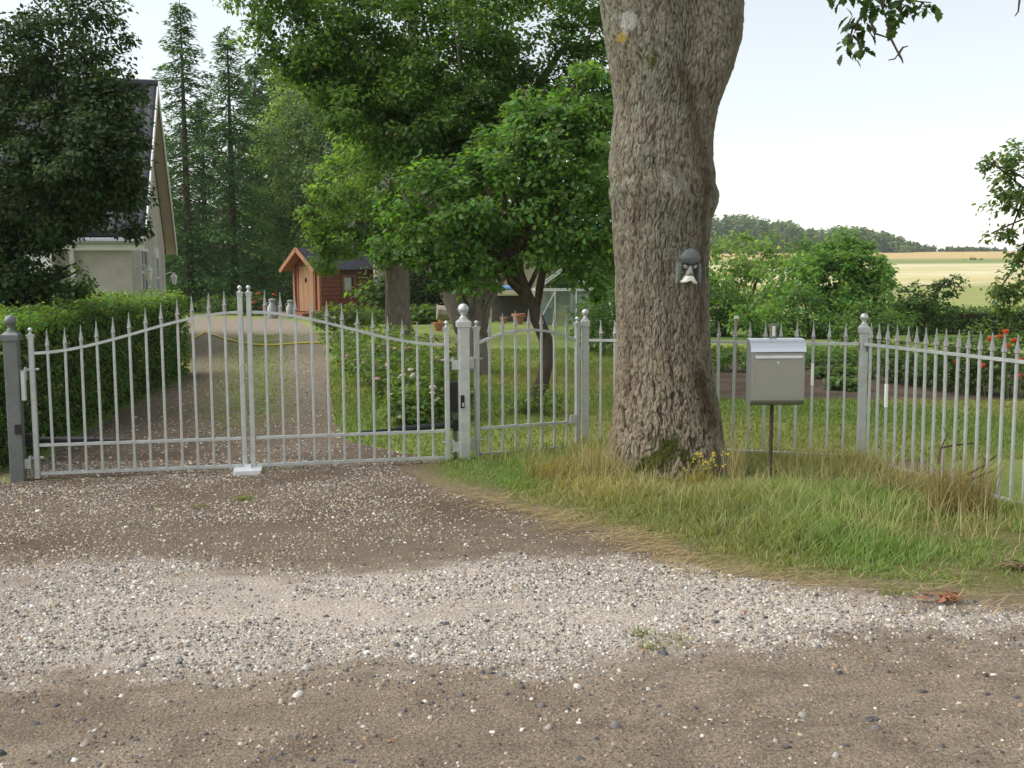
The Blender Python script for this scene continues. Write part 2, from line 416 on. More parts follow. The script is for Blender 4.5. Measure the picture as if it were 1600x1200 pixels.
GROUND['field']['label'] = 'golden and green fields rising to the horizon'
GROUND['vegetable_bed']['label'] = 'dark soil vegetable bed behind the lawn'

# ------------------------------------------------------------------ pebbles
PB = np.array([[-1, -1, -1], [1, -1, -1], [1, 1, -1], [-1, 1, -1], [-.7, -.7, 1], [.7, -.7, 1], [.7, .7, 1], [-.7, .7, 1]], float) * .58
PF = np.array([[0, 1, 5, 4], [1, 2, 6, 5], [2, 3, 7, 6], [3, 0, 4, 7], [4, 5, 6, 7]])
def pebbles(name, x, y, size, col, parent, embed=.62, label=None):
    n = len(x); V = PB[None] * (1 + rng.normal(0, .22, (n, 8, 3)))
    V = V * np.stack([size * rng.uniform(.7, 1.4, n), size * rng.uniform(.6, 1.1, n), size * rng.uniform(.35, .75, n)], 1)[:, None, :]
    a = rng.random(n) * 6.283; ca, sa = np.cos(a)[:, None], np.sin(a)[:, None]
    X = V[..., 0] * ca - V[..., 1] * sa; Y = V[..., 0] * sa + V[..., 1] * ca
    tilt = rng.normal(0, .3, (n, 1)); Z = V[..., 2] + X * tilt
    z0 = height(x, y) + size * .35 * (1 - embed)
    W = np.stack([X + x[:, None], Y + y[:, None], Z + z0[:, None]], -1).reshape(-1, 3)
    F = (PF[None] + (np.arange(n) * 8)[:, None, None]).reshape(-1, 4)
    me = np_mesh(name, W, F, material('pebble_stone', attr=True, rough=.75, spec=.35, vary=.15, scale=60), np.repeat(col, 8, 0))
    o = link(name, me, parent); o['kind'] = 'stuff'
    return o
PEB = np.array([[.45, .42, .37], [.60, .575, .52], [.30, .275, .24], [.16, .15, .14], [.075, .073, .075], [.25, .195, .135], [.29, .20, .125], [.42, .365, .28]])
def pcols(n, wts):
    wts = np.array(wts, float); k = rng.choice(8, n, p=wts / wts.sum()); return np.clip(PEB[k] * (1 + rng.normal(0, .14, (n, 1))), .02, .8)
def sample(n, x0, x1, y0, y1): return rng.uniform(x0, x1, n), rng.uniform(y0, y1, n)
road = GROUND['gravel_road']
notverge = lambda x, y: ~in_poly(x, y, VERGE_POLY)
x, y = sample(102000, -4.6, 3.9, 4.0, 6.3); pm = pale_mask(x, y)
BARE1, BARE2, BARE3 = gp(360, 912), gp(520, 955), gp(960, 1035)
bare = sstep(.12, .6, fbm(x * 1.1, y * 1.7, 71, 3) + .9 * np.exp(-((x - BARE1.x) / .42) ** 2 - ((y - BARE1.y) / .14) ** 2) + .9 * np.exp(-((x - BARE2.x - .9 * (BARE2.y - y)) / .45) ** 2 - ((y - BARE2.y) / .2) ** 2) + .8 * np.exp(-((x - BARE3.x) / .35) ** 2 - ((y - BARE3.y) / .1) ** 2))
k = (rng.random(len(x)) < pm * (1 - .86 * bare) * .95) & notverge(x, y); x, y = x[k], y[k]
pebbles('pale_gravel', x, y, rng.lognormal(math.log(.0068), .38, len(x)), pcols(len(x), [3.2, 2.0, 3.2, 2.6, 2.0, 1.2, .7, 2.4]), road)
x, y = sample(92000, -4.8, 2.2, 5.6, 9.2); pm = pale_mask(x, y)
dens = np.clip(.6 + .8 * fbm(x * 1.2, y * 1.6, 72, 3), .12, 1) * (1 - .6 * sstep(6.95, 6.6, y) * sstep(-2.8, -1.6, x)) * (1 - pm) * (1 - .45 * sstep(-.9, .2, x))
k = (rng.random(len(x)) < dens) & notverge(x, y) & ~((y > 8.3 + .2 * (x + 3.9)) & (x < -4.1)); x, y = x[k], y[k]
pebbles('brown_gravel', x, y, rng.lognormal(math.log(.0070), .38, len(x)), pcols(len(x), [1.6, .7, 1.8, 2.2, 2.0, 4.6, 2.6, 2.8]), road)
x, y = sample(26000, -3.6, 3.6, 2.9, 5.4); pm = pale_mask(x, y)
dens = np.clip(.3 + .6 * fbm(x * 1.0, y * 1.8, 73, 3) + .9 * sstep(4.0, 4.4, y) * np.exp(-((x + .6) / 1.6) ** 2), .07, 1) * (1 - pm)
k = (rng.random(len(x)) < dens) & notverge(x, y); x, y = x[k], y[k]
pebbles('scattered_gravel', x, y, rng.lognormal(math.log(.0072), .45, len(x)), pcols(len(x), [1.1, .5, 2.0, 3.4, 3.8, 2.4, 1.4, 1.6]), road, .5)
x, y = sample(60000, -6.5, -.3, 8.6, 20)
k = in_poly(x, y, DRIVE_POLY) & (rng.random(len(x)) < np.clip(.55 + .6 * fbm(x, y * .6, 74, 3), .1, 1) * np.interp(y, [9, 10.5, 12, 16, 20], [1.2, 1, .65, .45, .2])); x, y = x[k], y[k]
pebbles('drive_gravel', x, y, rng.lognormal(math.log(.0092), .36, len(x)), pcols(len(x), [1.3, .5, 2.2, 2.6, 1.6, 4.2, 2.2, 2.4]), GROUND['driveway'])
x, y = sample(58000, -3.8, 3.8, 2.9, 7.2); pm = pale_mask(x, y)
k = notverge(x, y) & (rng.random(len(x)) < (1 - .7 * pm) * np.clip(.5 + .6 * fbm(x * 2, y * 3, 75, 3), .1, 1) * np.clip(5.2 / y, 0, 1) ** 1.5); x, y = x[k], y[k]
pebbles('fine_grit', x, y, rng.lognormal(math.log(.0036), .4, len(x)), np.clip(road_col(x, y) * rng.choice([.3, .5, .7, 1.2, 1.6, 2.2], (len(x), 1)), 0, .6), road, .5)
# larger single stones lying on the track
st_me = []
for j in range(6):
    mb = MB(); prof = [(0.001, -.4), (.7, -.3), (1, 0), (.72, .38), (.001, .5)]; mb.lathe(prof, n=8)
    m_ = mb.mesh('stone', material('stone_%s' % ['pale', 'dark', 'brown', 'grey', 'rust', 'buff'][j], [(.6, .57, .52), (.085, .08, .08), (.2, .14, .1), (.3, .29, .28), (.3, .16, .09), (.45, .38, .29)][j], rough=.8, vary=.3, scale=40, bump=.3, bscale=60))
    for v in m_.vertices: v.co *= 1 + random.uniform(-.35, .3)
    st_me.append(m_)
for (px, py, wpx, j) in [(1362, 1122, 34, 1), (1253, 1124, 20, 3), (1320, 1162, 22, 1), (1228, 1165, 26, 1), (908, 1184, 24, 1), (610, 1157, 24, 4), (740, 1110, 16, 0), (550, 1188, 22, 1), (403, 1188, 18, 1), (880, 1155, 14, 1),
                          (1552, 1056, 18, 0), (1439, 1080, 26, 1), (1260, 1070, 14, 0), (1167, 1010, 18, 5), (1232, 1060, 18, 2), (820, 1064, 14, 0), (1005, 1090, 16, 3), (770, 1143, 16, 0), (52, 1192, 18, 1), (55, 1132, 22, 1),
                          (125, 1128, 26, 1), (220, 1180, 14, 3), (690, 1050, 14, 0), (455, 1100, 14, 5), (515, 1070, 14, 0), (905, 1128, 15, 0), (1110, 1122, 14, 0), (1250, 1146, 14, 5), (985, 1195, 13, 5), (1590, 1092, 20, 1), (1535, 970, 14, 1), (1165, 958, 16, 4), (20, 1072, 14, 0), (1475, 1108, 13, 0), (1140, 1058, 13, 2), (1300, 1030, 14, 1)]:
    p = gp(px, py); d = p.y; s_ = wpx / FPX * d / 2 * .72
    o = link('stone', st_me[j], road, (p.x, p.y, hz(p.x, p.y) - .02 * s_), (random.uniform(-.3, .3), random.uniform(-.2, .2), random.uniform(0, 6))); o.scale = (s_ * 1.05, s_ * .8, s_ * .6)

# ------------------------------------------------------------------ grass
gmat = material('grass_blade', attr=True, rough=.55, spec=.25, trans=.35)
def blades(name, x, y, h, wd, col, kind=True, lean=.35, parent=None, seg=2, tipcol=None, z0=None, label=None):
    n = len(x); a = rng.random(n) * 6.283; dx, dy = np.cos(a), np.sin(a)
    ln = np.abs(rng.normal(lean, lean * .6, n)) * h
    z = (height(x, y) if z0 is None else z0) - .01
    b = rng.random(n) * 6.283; wx, wy = np.cos(b) * wd, np.sin(b) * wd
    st = lambda t, k: np.stack([x + dx * ln * t ** 2 + wx * k, y + dy * ln * t ** 2 + wy * k, z + h * (t - .18 * lean * t ** 3)], 1)
    V = np.stack([st(0., -1), st(0., 1), st(.55, .8), st(.55, -.8), st(1., 0)], 1).reshape(-1, 3)
    i = np.arange(n)[:, None] * 5
    F = [np.concatenate([i, i + 1, i + 2, i + 3], 1), np.concatenate([i + 3, i + 2, i + 4], 1)]
    cc = np.repeat(col[:, None], 5, 1)
    if tipcol is not None: cc[:, 2:] = tipcol[:, None]
    o = link(name, np_mesh(name, V, F, gmat, cc.reshape(-1, 3)), parent)
    if kind: o['kind'] = 'stuff'
    if label: o['label'] = label; 
    return o
GREEN, YEL, STRAW, LUSH = C(.145, .205, .052), C(.32, .285, .115), C(.52, .43, .25), C(.13, .255, .048)
def vdist(x, y): return d_line(x, y, VERGE_EDGE)
def fdist(x, y): return d_line(x, y, [(p.x, p.y) for p in (P_MAIN, P_WALK, P_CORNER, P_END)])
x, y = sample(150000, -1.2, 4.6, 4.6, 9.75)
trunk_d = np.hypot(x - TREE_C.x, y - TREE_C.y)
edge = vdist(x, y); fd = fdist(x, y); n1 = fbm(x * .9, y * .9, 81, 3); n2 = fbm(x * 3, y * 3, 82, 2)
k = in_poly(x, y, VERGE_POLY) & (trunk_d > .5) & (rng.random(len(x)) < np.clip(sstep(-.02, .4, edge + .15 * n2) + .12, 0, 1) * np.clip(.7 + .5 * n1 + .5 * n2, .12, 1)) & (x < 4.2)
x, y, edge, fd, n1, n2 = x[k], y[k], edge[k], fd[k], n1[k], n2[k]
tall = sstep(.3, 1.3, edge) * sstep(.2, .9, x)
h = (.03 + .055 * sstep(.05, .7, edge) + .14 * tall * np.clip(.35 + n1 * .9 + n2 * .35, .0, 1.4)) * rng.uniform(.45, 1.4, len(x))
h *= 1 - .62 * np.exp(-((x - 1.2) / .6) ** 2 - ((y - 7.75) / .5) ** 2)
h *= 1 - .55 * sstep(1.2, 1.7, x) * sstep(1.9, .9, fd)
h *= np.where(x < -.05, .55, 1) * np.where((x < .6) & (y > 9.1), .8, 1)
dry = np.clip(.14 + .5 * n1 + .25 * n2 + .9 * np.exp(-((x - .55) / .55) ** 2 - ((y - 7.8) / .6) ** 2) - .5 * sstep(1.6, 2.4, x) * sstep(8.0, 7.2, y) + .4 * sstep(.15, -.05, edge - .1) + .2 * sstep(.9, .4, fd) * sstep(.8, 1.4, x), 0, 1)
colr = GREEN * (1 - dry[:, None]) + YEL * dry[:, None]
lush = np.clip(np.maximum(sstep(1.2, 2.2, x) * sstep(8.0, 7.3, y) * (.75 + n1), sstep(.5, -.1, x) * sstep(.05, .25, edge) * (.7 + n1)), 0, 1); colr = colr * (1 - lush[:, None]) + LUSH * lush[:, None]
colr = np.clip(colr * (1 + rng.normal(0, .22, (len(x), 1))), .01, .5)
tip = colr * .8 + STRAW * .2
blades('verge_grass', x, y, h, .0035 + .001 * rng.random(len(x)), colr, tipcol=np.clip(tip, 0, .6), lean=.55, label='long green grass on the bank around the big trunk')
# thin pale seed stalks rising above it
x, y = sample(17000, -.5, 4.2, 5.6, 9.7); edge = vdist(x, y); n1 = fbm(x * .9, y * .9, 83, 3)
td = np.hypot(x - TREE_C.x, y - TREE_C.y)
k = in_poly(x, y, VERGE_POLY) & (td > .52) & (rng.random(len(x)) < np.clip(.35 + n1, 0, 1) * sstep(.4, 1.2, edge)); x, y = x[k], y[k]
c_ = np.clip((STRAW * .55 + YEL * .45) * (1 + rng.normal(0, .2, (len(x), 1))), .02, .6)
blades('seed_stalks', x, y, rng.uniform(.10, .36, len(x)) * np.where(x < .3, .75, 1) * (1 - .4 * np.exp(-((x - 1.25) / .7) ** 2 - ((y - 7.6) / .6) ** 2)) * np.where((x > 1.4) & (fdist(x, y) < 1.2), .8, 1), np.full(len(x), .0019), c_, lean=.45, label='thin straw coloured seed stalks in the long grass')
# bleached straw lying along the edge of the bank
def straw(name, x, y, L, label):
    n = len(x); a = rng.normal(.15, .55, n); z = height(x, y) + rng.uniform(.004, .035, n); dz = rng.normal(0, .02, n); wd = .0022
    c, s = np.cos(a), np.sin(a); bend = rng.normal(0, .12, n) * L
    V = np.stack([np.stack([x - c * L / 2, y - s * L / 2, z], 1), np.stack([x - s * (wd + bend), y + c * (wd + bend), z + .012], 1), np.stack([x + c * L / 2, y + s * L / 2, z + dz], 1), np.stack([x + s * (wd - bend), y - c * (wd - bend), z + .012], 1)], 1).reshape(-1, 3)
    cc = np.clip(C(.44, .33, .18) * (1 + rng.normal(0, .25, (n, 1))), .05, .6)
    o = link(name, np_mesh(name, V, np.arange(4 * n).reshape(-1, 4), gmat, np.repeat(cc, 4, 0))); o['kind'] = 'stuff'; o['label'] = label
t = rng.random(3600); ii = np.array([list(p) for p in VERGE_EDGE[2:11]]); seg = t * (len(ii) - 1); i0 = np.floor(seg).astype(int); fr = (seg - i0)[:, None]
pp = ii[i0] * (1 - fr) + ii[np.minimum(i0 + 1, len(ii) - 1)] * fr
off = rng.normal(.0, .17, 3600); kk = rng.random(3600) < np.where(t < .5, .9, .2) * np.clip(.55 + 1.1 * pn(t * 14, 3.3), 0, 1); 
straw('dead_straw', pp[kk, 0] + rng.normal(0, .08, kk.sum()), pp[kk, 1] + off[kk], rng.uniform(.08, .3, kk.sum()), 'bleached straw lying along the edge of the grassy bank')
# small grass tufts in the gravel
for i, (px, py, nn, rr, lb) in enumerate([(380, 780, 150, .07, 'small green grass tuft in brown gravel before the gate'), (1052, 1000, 45, .13, 'thin grass tuft in the pale gravel right of centre'), (1018, 1012, 30, .06, 'tiny grass tuft at lower edge of pale gravel'), (310, 793, 60, .05, 'little grass tuft left of the larger gravel tuft'), (1400, 930, 120, .1, 'low grass tuft on gravel at the bank edge'), (1005, 990, 60, .08, 'sparse yellowish tuft in pale gravel')]):
    p = gp(px, py); a = rng.random(nn) * 6.28; r_ = rr * rng.random(nn) ** .6; x = p.x + np.cos(a) * r_; y = p.y + np.sin(a) * r_ * .7
    o = blades('grass_tuft', x, y, rng.uniform(.015, .055, nn), np.full(nn, .003), np.clip((GREEN * .6 + YEL * .4) * (1 + rng.normal(0, .2, (nn, 1))), 0, 1), kind=False, lean=.7)
    tag(o, lb, 'grass tuft', 'grass tufts in the gravel')
# lawn blades
x, y = sample(150000, -3.2, 8.0, 8.9, 22); dens = np.clip(11 / y, .3, 1)
k = (~in_poly(x, y, DRIVE_POLY)) & (~in_poly(x, y, BED_POLY)) & (~in_poly(x, y, VERGE_POLY)) & (x < y * .5 + .2) & (x > -.3 * y) & (y > np.interp(x, [-4, -.4, .65, 2.86, 3.6], [8.5, 9.05, 9.6, 8.85, 6.0])) & (rng.random(len(x)) < dens)
x, y = x[k], y[k]; c_ = np.clip(lawn_col(x, y) * (1 + rng.normal(0, .2, (len(x), 1))), .01, .5)
blades('lawn_grass', x, y, rng.uniform(.02, .05, len(x)) * (1 + y / 25), .003 + .0003 * y, c_, lean=.6, label='short mown grass blades of the garden lawn')
x, y = sample(26000, -8, -1.5, 10.5, 28); mid = np.interp(y, [9, 13, 17, 22, 27, 33], [-2.4, -3.15, -4.05, -5.2, -6.2, -6.4])
k = in_poly(x, y, DRIVE_POLY) & (rng.random(len(x)) < np.exp(-((x - mid) / (.3 + .016 * y)) ** 2) * np.clip(.65 + 1.3 * fbm(x * 1.5, y * .8, 84, 3), 0, 1)); x, y = x[k], y[k]
blades('drive_grass', x, y, rng.uniform(.02, .06, len(x)), .003 + .0003 * y, np.clip((GREEN * .6 + YEL * .4) * (1 + rng.normal(0, .2, (len(x), 1))), 0, 1), lean=.6, parent=GROUND['driveway'])
# ================================================================== GATE AND FENCE
galv = material('galvanised_steel', (.50, .525, .505), rough=.42, metal=.45, spec=.5, vary=.22, scale=9, bump=.05, bscale=90)
galv_b = material('bright_zinc', (.62, .64, .63), rough=.35, metal=.45, spec=.5, vary=.1, scale=20)
galv_d = material('dark_steel', (.165, .18, .17), rough=.5, metal=.35, spec=.4, vary=.25, scale=10)  # darker grey steel for the left post, a bracket and a stake
black = material('black_plastic', (.018, .018, .02), rough=.45, spec=.4)
cast = material('cast_spear', (.36, .36, .34), rough=.38, metal=.5, spec=.5, vary=.25, scale=60)
zinc_plate = material('zinc_plate', (.74, .75, .76), rough=.35, metal=.3, spec=.5, vary=.08, scale=12)

def spear_mesh():
    mb = MB(); q = math.pi / 4
    mb.lathe([(.0135, 0), (.0135, .03), (.011, .034), (.0185, .041), (.0185, .046), (.015, .05)], n=8)
    mb.lathe([(.0205, .05), (.013, .082), (.007, .118), (.0035, .158), (.0008, .166)], n=4, ph=q)
    return mb.mesh('spear_tip', cast)
SPEAR = spear_mesh()
_bars = {}
def bar_mesh(h):
    h = round(h, 3)
    if h not in _bars: mb = MB(); mb.box((0, 0, h / 2), (.0205, .0205, h), bev=.004); _bars[h] = mb.mesh('bar', galv)
    return _bars[h]
def ball_prof(r, base): return [(base, 0), (base, r * .35), (r * .45, r * .55), (r * .42, r * .8), (r * .62, r * .95)] + [(r * math.sin(math.pi * t), r * (1.85 - math.cos(math.pi * t))) for t in (.2, .3, .4, .5, .6, .7, .8, .9, .99)]
def finial_mesh(r, base): return MB().lathe(ball_prof(r, base), n=14).mesh('ball_finial', galv, True)
FIN_S = finial_mesh(.0185, .017)
def add_bars(root, us, z0, top, tip_above=True):
    """bars at local x us, from z0 to top(u), each with its spear tip"""
    for u in us:
        h = top(u) - z0
        b = link('bar', bar_mesh(h), root, (u, random.uniform(-.0015, .0015), z0), (random.gauss(0, .003), random.gauss(0, .003), random.gauss(0, .06))); link('spear_tip', SPEAR, b, (0, 0, h))
def tube_rail(name, root, pts, r=.0165):
    """flat-sided rail swept along pts (local)"""
    mb = MB(); n = len(pts); vs = []; fs = []
    for i, p in enumerate(pts):
        t = (Vector(pts[min(i + 1, n - 1)]) - Vector(pts[max(i - 1, 0)])).normalized(); nn = Vector((-t.z, 0, t.x))
        for a, b in ((-1, -1), (1, -1), (1, 1), (-1, 1)): vs.append(Vector(p) + Vector((0, a * .016, 0)) + nn * (b * r * .62))
    for i in range(n - 1): fs += [(i * 4 + k, i * 4 + (k + 1) % 4, i * 4 + 4 + (k + 1) % 4, i * 4 + 4 + k) for k in range(4)]
    fs += [(3, 2, 1, 0), tuple((n - 1) * 4 + k for k in range(4))]
    mb.add(vs, fs); return mb.build(name, galv, root)
def stile(root, u, z0, z1, s=.040):
    mb = MB((u, 0, 0)); mb.box((u, 0, (z0 + z1) / 2), (s, s, z1 - z0), bev=.006)
    mb.box((u, 0, z1 + .004), (s + .016, s + .016, .012)); mb.box((u, 0, z1 - .012), (s + .006, s + .006, .02))
    o = mb.build('stile', galv, root); o.location = (u, 0, 0)
    link('ball_finial', FIN_S, o, (0, 0, z1 + .01)); return o
def leaf(name, A, B, label, cat, zf, us, z_lo, z_bot, hs0, hs1, group):
    d = B - A; L = d.length; root = thing(name, (A.x, A.y, 0), label, cat, group, math.atan2(d.y, d.x))
    stile(root, 0, .01, hs0); stile(root, L, .01, hs1)
    tube_rail('top_rail', root, [(u, 0, zf(u)) for u in np.linspace(.02, L - .02, 30)])
    for nm, z in (('lower_rail', z_lo), ('bottom_rail', z_bot)):
        mb = MB(); mb.box((L / 2, 0, z), (L - .05, .032, .021)); mb.build(nm, galv, root)
    add_bars(root, us, z_bot + .014, lambda u: zf(u) + .012)
    return root, L
SA, SB, SC_, SD = Vector((-3.70, 8.36)), Vector((-2.155, 8.66)), Vector((-2.09, 8.675)), Vector((-.54, 9.0))
L1 = (SB - SA).length
def zl(u): t = u / L1; return .985 + .295 * (3 * t * t - 2 * t ** 3) * 1.0 if t < 1 else 1.28
L2 = (SD - SC_).length
def zr(u): t = 1 - u / L2; return .99 + .29 * (3 * t * t - 2 * t ** 3)
us = [(i + 1) * L1 / 13 for i in range(12)]
GL, _ = leaf('gate_leaf', SA, SB, 'drive gate leaf nearest the hedge, rising towards the centre', 'gate', zl, us, .268, .045, 1.12, 1.43, 'two leaves of the drive gate')
us = [(i + 1) * L2 / 13 for i in range(12)]
GR, _ = leaf('gate_leaf', SC_, SD, 'drive gate leaf sloping down to the lock post', 'gate', zr, us, .268, .045, 1.43, 1.125, 'two leaves of the drive gate')
WA, WB = Vector((-.295, 9.11)), Vector((.572, 9.5)); L3 = (WB - WA).length
def zw(u): t = u / L3 * 2 - 1; return .985 + .105 * (1 - t * t)
GW, _ = leaf('garden_gate', WA, WB, 'small arched pedestrian gate between lock post and slim post', 'gate', zw, [L3 * (i + .92) / 7.75 for i in range(7)], .27, .05, 1.12, 1.13, None)
# latch on the small gate
mb = MB(); mb.box((L3 - .06, -.03, .30), (.05, .02, .07)); mb.build('latch', galv_b, GW); mb = MB(); mb.box((L3 + .03, 0, .86), (.022, .02, .10)); mb.build('strike_bar', galv_b, GW)
# hinges are parts of the leaves
def hinge(root, u, sgn, z):
    mb = MB(); mb.box((u + sgn * .035, 0, z), (.05, .016, .02)); mb.box((u + sgn * .046, -.008, z - .03), (.012, .045, .10)); mb.box((u + sgn * .076, -.008, z - .04), (.046, .045, .075)); mb.tube([(u - sgn * .05, 0, z), (u + sgn * .05, 0, z)], .009, 8)
    mb.build('hinge', galv, root)
for z in (.86, .17): hinge(GL, 0, -1, z); hinge(GR, L2, 1, z); hinge(GW, 0, -1, z)

def gate_post(p, s, h, label, rot, ball=.042, mat=galv, flare=.024, group=None, name='gate_post'):
    z0 = hz(p.x, p.y) - .05
    root = thing(name, (p.x, p.y, z0), label, 'post', group, rot)
    mb = MB(); mb.box((0, 0, (h + .05) / 2), (s, s, h + .05), bev=.006); mb.build('shaft', mat, root)
    H = h + .05; q = math.pi / 4; k = 1.414 / 2
    mb = MB(); mb.lathe([((s + .004) * k, H - .012), ((s + flare) * k, H - .008), ((s + flare) * k, H + .035), ((s - .01) * k, H + .05), (s * .42, H + .062)], n=4, ph=q)
    cap = mb.build('cap', mat, root)
    o = link('ball_finial', finial_mesh(ball, ball * .75), root, (0, 0, H + .055)); auto(o, 50); o.data.materials[0] = mat
    return root, H
rot1 = math.atan2(.3, 1.555)
PL, H = gate_post(P_LEFT, .102, 1.10, 'dark grey gate post at the hedge end of the drive gate', rot1, .046, galv_d)
mb = MB(); mb.box((.072, -.01, .79), (.035, .05, .22), bev=.006); mb.build('cover_plate', galv_b, PL)
mb = MB(); mb.box((.03, -.06, .46), (.05, .012, .075)); mb.build('lock_box', black, PL)
PM, H = gate_post(P_MAIN, .09, 1.115, 'sturdy pale post with lock plate between drive gate and small gate', .2, .046)
mb = MB(); mb.box((-.022, -.0505, .54), (.032, .006, .105), bev=.008); lk = mb.build('lock_plate', black, PM)
mb = MB(); mb.box((-.019, -.055, .515), (.011, .006, .03)); mb.build('keyhole', galv_b, lk)
PW, H = gate_post(P_WALK, .062, 1.11, 'slim ball topped post where small gate meets the fence', .1, .031, flare=.012)
PC, H = gate_post(P_CORNER, .06, 1.085, 'ball topped corner post of the fence right of the mailbox', .0, .033, flare=.016)
mb = MB(); mb.box((.03, -.04, 1.0), (.03, .02, .05)); mb.build('rail_bracket', galv_d, PC)
PE, H = gate_post(P_END, .075, 1.085, 'fence post just past the right picture edge', .2, .033, flare=.016)
def panel(A, B, label, zt, zb, sp, e0, e1):
    d = B - A; L = d.length; root = thing('fence_panel', (A.x, A.y, 0), label, 'fence', 'spear topped fence panels', math.atan2(d.y, d.x))
    for nm, z in (('top_rail', zt), ('bottom_rail', zb)):
        mb = MB(); mb.box((L / 2, 0, z), (L - .07, .032, .021)); mb.build(nm, galv, root)
    n = int(round((L - e0 - e1) / sp)); add_bars(root, [e0 + i * (L - e0 - e1) / n for i in range(n + 1)], zb + .014, lambda u: zt + .012)
    return root
PNA = panel(P_WALK, P_CORNER, 'straight spear topped fence panel behind big trunk and mailbox', .985, .06, .128, .14, .14)
PNB = panel(P_CORNER, P_END, 'spear topped fence panel running forward from the corner post', .985, .05, .118, .10, .10)
def glare_sleeve(root, px, py0, py1):  # white sleeve added round a bar to paint in bright glare
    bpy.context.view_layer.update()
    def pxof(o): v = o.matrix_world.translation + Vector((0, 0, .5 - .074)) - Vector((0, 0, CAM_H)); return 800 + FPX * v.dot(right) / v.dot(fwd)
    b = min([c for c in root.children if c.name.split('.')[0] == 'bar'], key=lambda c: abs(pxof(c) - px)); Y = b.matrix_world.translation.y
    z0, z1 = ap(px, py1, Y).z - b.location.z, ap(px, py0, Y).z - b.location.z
    mb = MB(); mb.box((0, 0, (z0 + z1) / 2), (.0235, .0235, z1 - z0), bev=.004); link('glare_sleeve', mb.mesh('glare_sleeve', material('white_glare', (.82, .83, .83), rough=.4)), b)
glare_sleeve(PNA, 1272, 568, 602); glare_sleeve(PNB, 1390, 600, 636)
# gate openers behind the leaves
def opener(P, d, label, sgn):
    root = thing('gate_opener', (P.x, P.y, 0), label, 'gate opener', 'black gate openers', math.atan2(d.y, d.x))
    mb = MB(); mb.tube([(sgn * .06, .12, .30), (sgn * .55, .1, .285)], .024, 10); mb.build('ram_body', black, root)
    mb = MB(); mb.tube([(sgn * .55, .1, .285), (sgn * .86, .05, .275)], .011, 8); mb.build('ram_rod', black, root)
    mb = MB(); mb.box((sgn * .05, .11, .30), (.07, .07, .09)); mb.build('bracket', black, root)
    return root
opener(P_LEFT, SB - SA, 'black ram opener behind the hedge side gate leaf', 1)
opener(P_MAIN, SD - SC_, 'black ram opener behind the lock post side gate leaf', -1)
bx = P_MAIN + Vector((-.085, .10)); root = thing('control_box', (bx.x, bx.y, 0), 'black ribbed control box on a stake beside the lock post', 'control box')
mb = MB(); mb.box((0, 0, .54), (.12, .10, .25), bev=.01); mb.build('housing', black, root)
for i in range(3): mb = MB(); mb.box((0, -.0515, .50 + i * .06), (.11, .006, .012)); mb.build('rib', black, root)
mb = MB(); mb.box((0, .02, .2), (.035, .03, .44)); mb.build('stake', galv_d, root)
# gate stop plate on the gravel
p = Vector((-2.115, 8.575)); root = thing('gate_stop', (p.x, p.y, hz(p.x, p.y) - .01), 'shiny zinc stop plate on gravel under the gate centre', 'gate stop', rz=.2)
mb = MB(); mb.box((0, 0, .022), (.215, .23, .04), bev=.012); mb.build('base_plate', zinc_plate, root)
mb = MB(); mb.box((0, .06, .05), (.05, .05, .028)); mb.build('stop_block', zinc_plate, root)
# ================================================================== BIG TRUNK
TY = TREE_C.y
rows = [(-60, 932, 1166), (0, 938, 1163), (60, 947, 1161), (110, 955, 1150), (168, 960, 1128), (210, 955, 1119), (250, 953, 1115), (297, 955, 1121), (318, 957, 1123), (345, 960, 1114), (420, 965, 1108), (492, 964, 1107), (560, 962, 1109), (604, 961, 1117), (660, 957, 1127), (700, 951, 1133), (728, 945, 1139), (760, 936, 1148)]
tz, tc, tr_ = [], [], []
for py, xl, xr in rows:
    a, b = ap(xl, py, TY - .05), ap(xr, py, TY - .05); tz.append(a.z); tc.append((a.x + b.x) / 2); tr_.append((b.x - a.x) / 2)
tz, tc, tr_ = map(lambda v: np.array(v)[::-1], (tz, tc, tr_))
NZ, NF, NB = 540, 300, 44
th = np.concatenate([np.linspace(math.pi * 1.0 - .15, math.pi * 2 + .15, NF, endpoint=False), np.linspace(.15, math.pi - .15, NB, endpoint=False)])
zz = np.linspace(-.12, 4.35, NZ)
TH, ZZ = np.meshgrid(th, zz)
zmax = tz.max()
cx = np.interp(ZZ, tz, tc); rr = np.interp(ZZ, tz, tr_)
# smooth the silhouette tables a little
# two stems part above the crotch
sp_ = sstep(2.25, 3.6, ZZ)
dl, dr = .17 * sp_, .27 * sp_; rl, rrr = rr - dl, rr - dr
def circ(d, r, ang): return d * np.cos(TH - ang) + np.sqrt(np.clip(r * r - (d * np.sin(TH - ang)) ** 2, .0004, None))
Rl, Rr = circ(dl, rl, math.pi), circ(dr, rrr, 0.0)
kk_ = 26; RAD = np.log(np.exp(kk_ * Rl) + np.exp(kk_ * Rr)) / kk_ - math.log(2) / kk_ * (1 - sp_)
RAD = np.where(sp_ > 0, RAD, rr)
ux, uy = np.cos(TH), np.sin(TH)
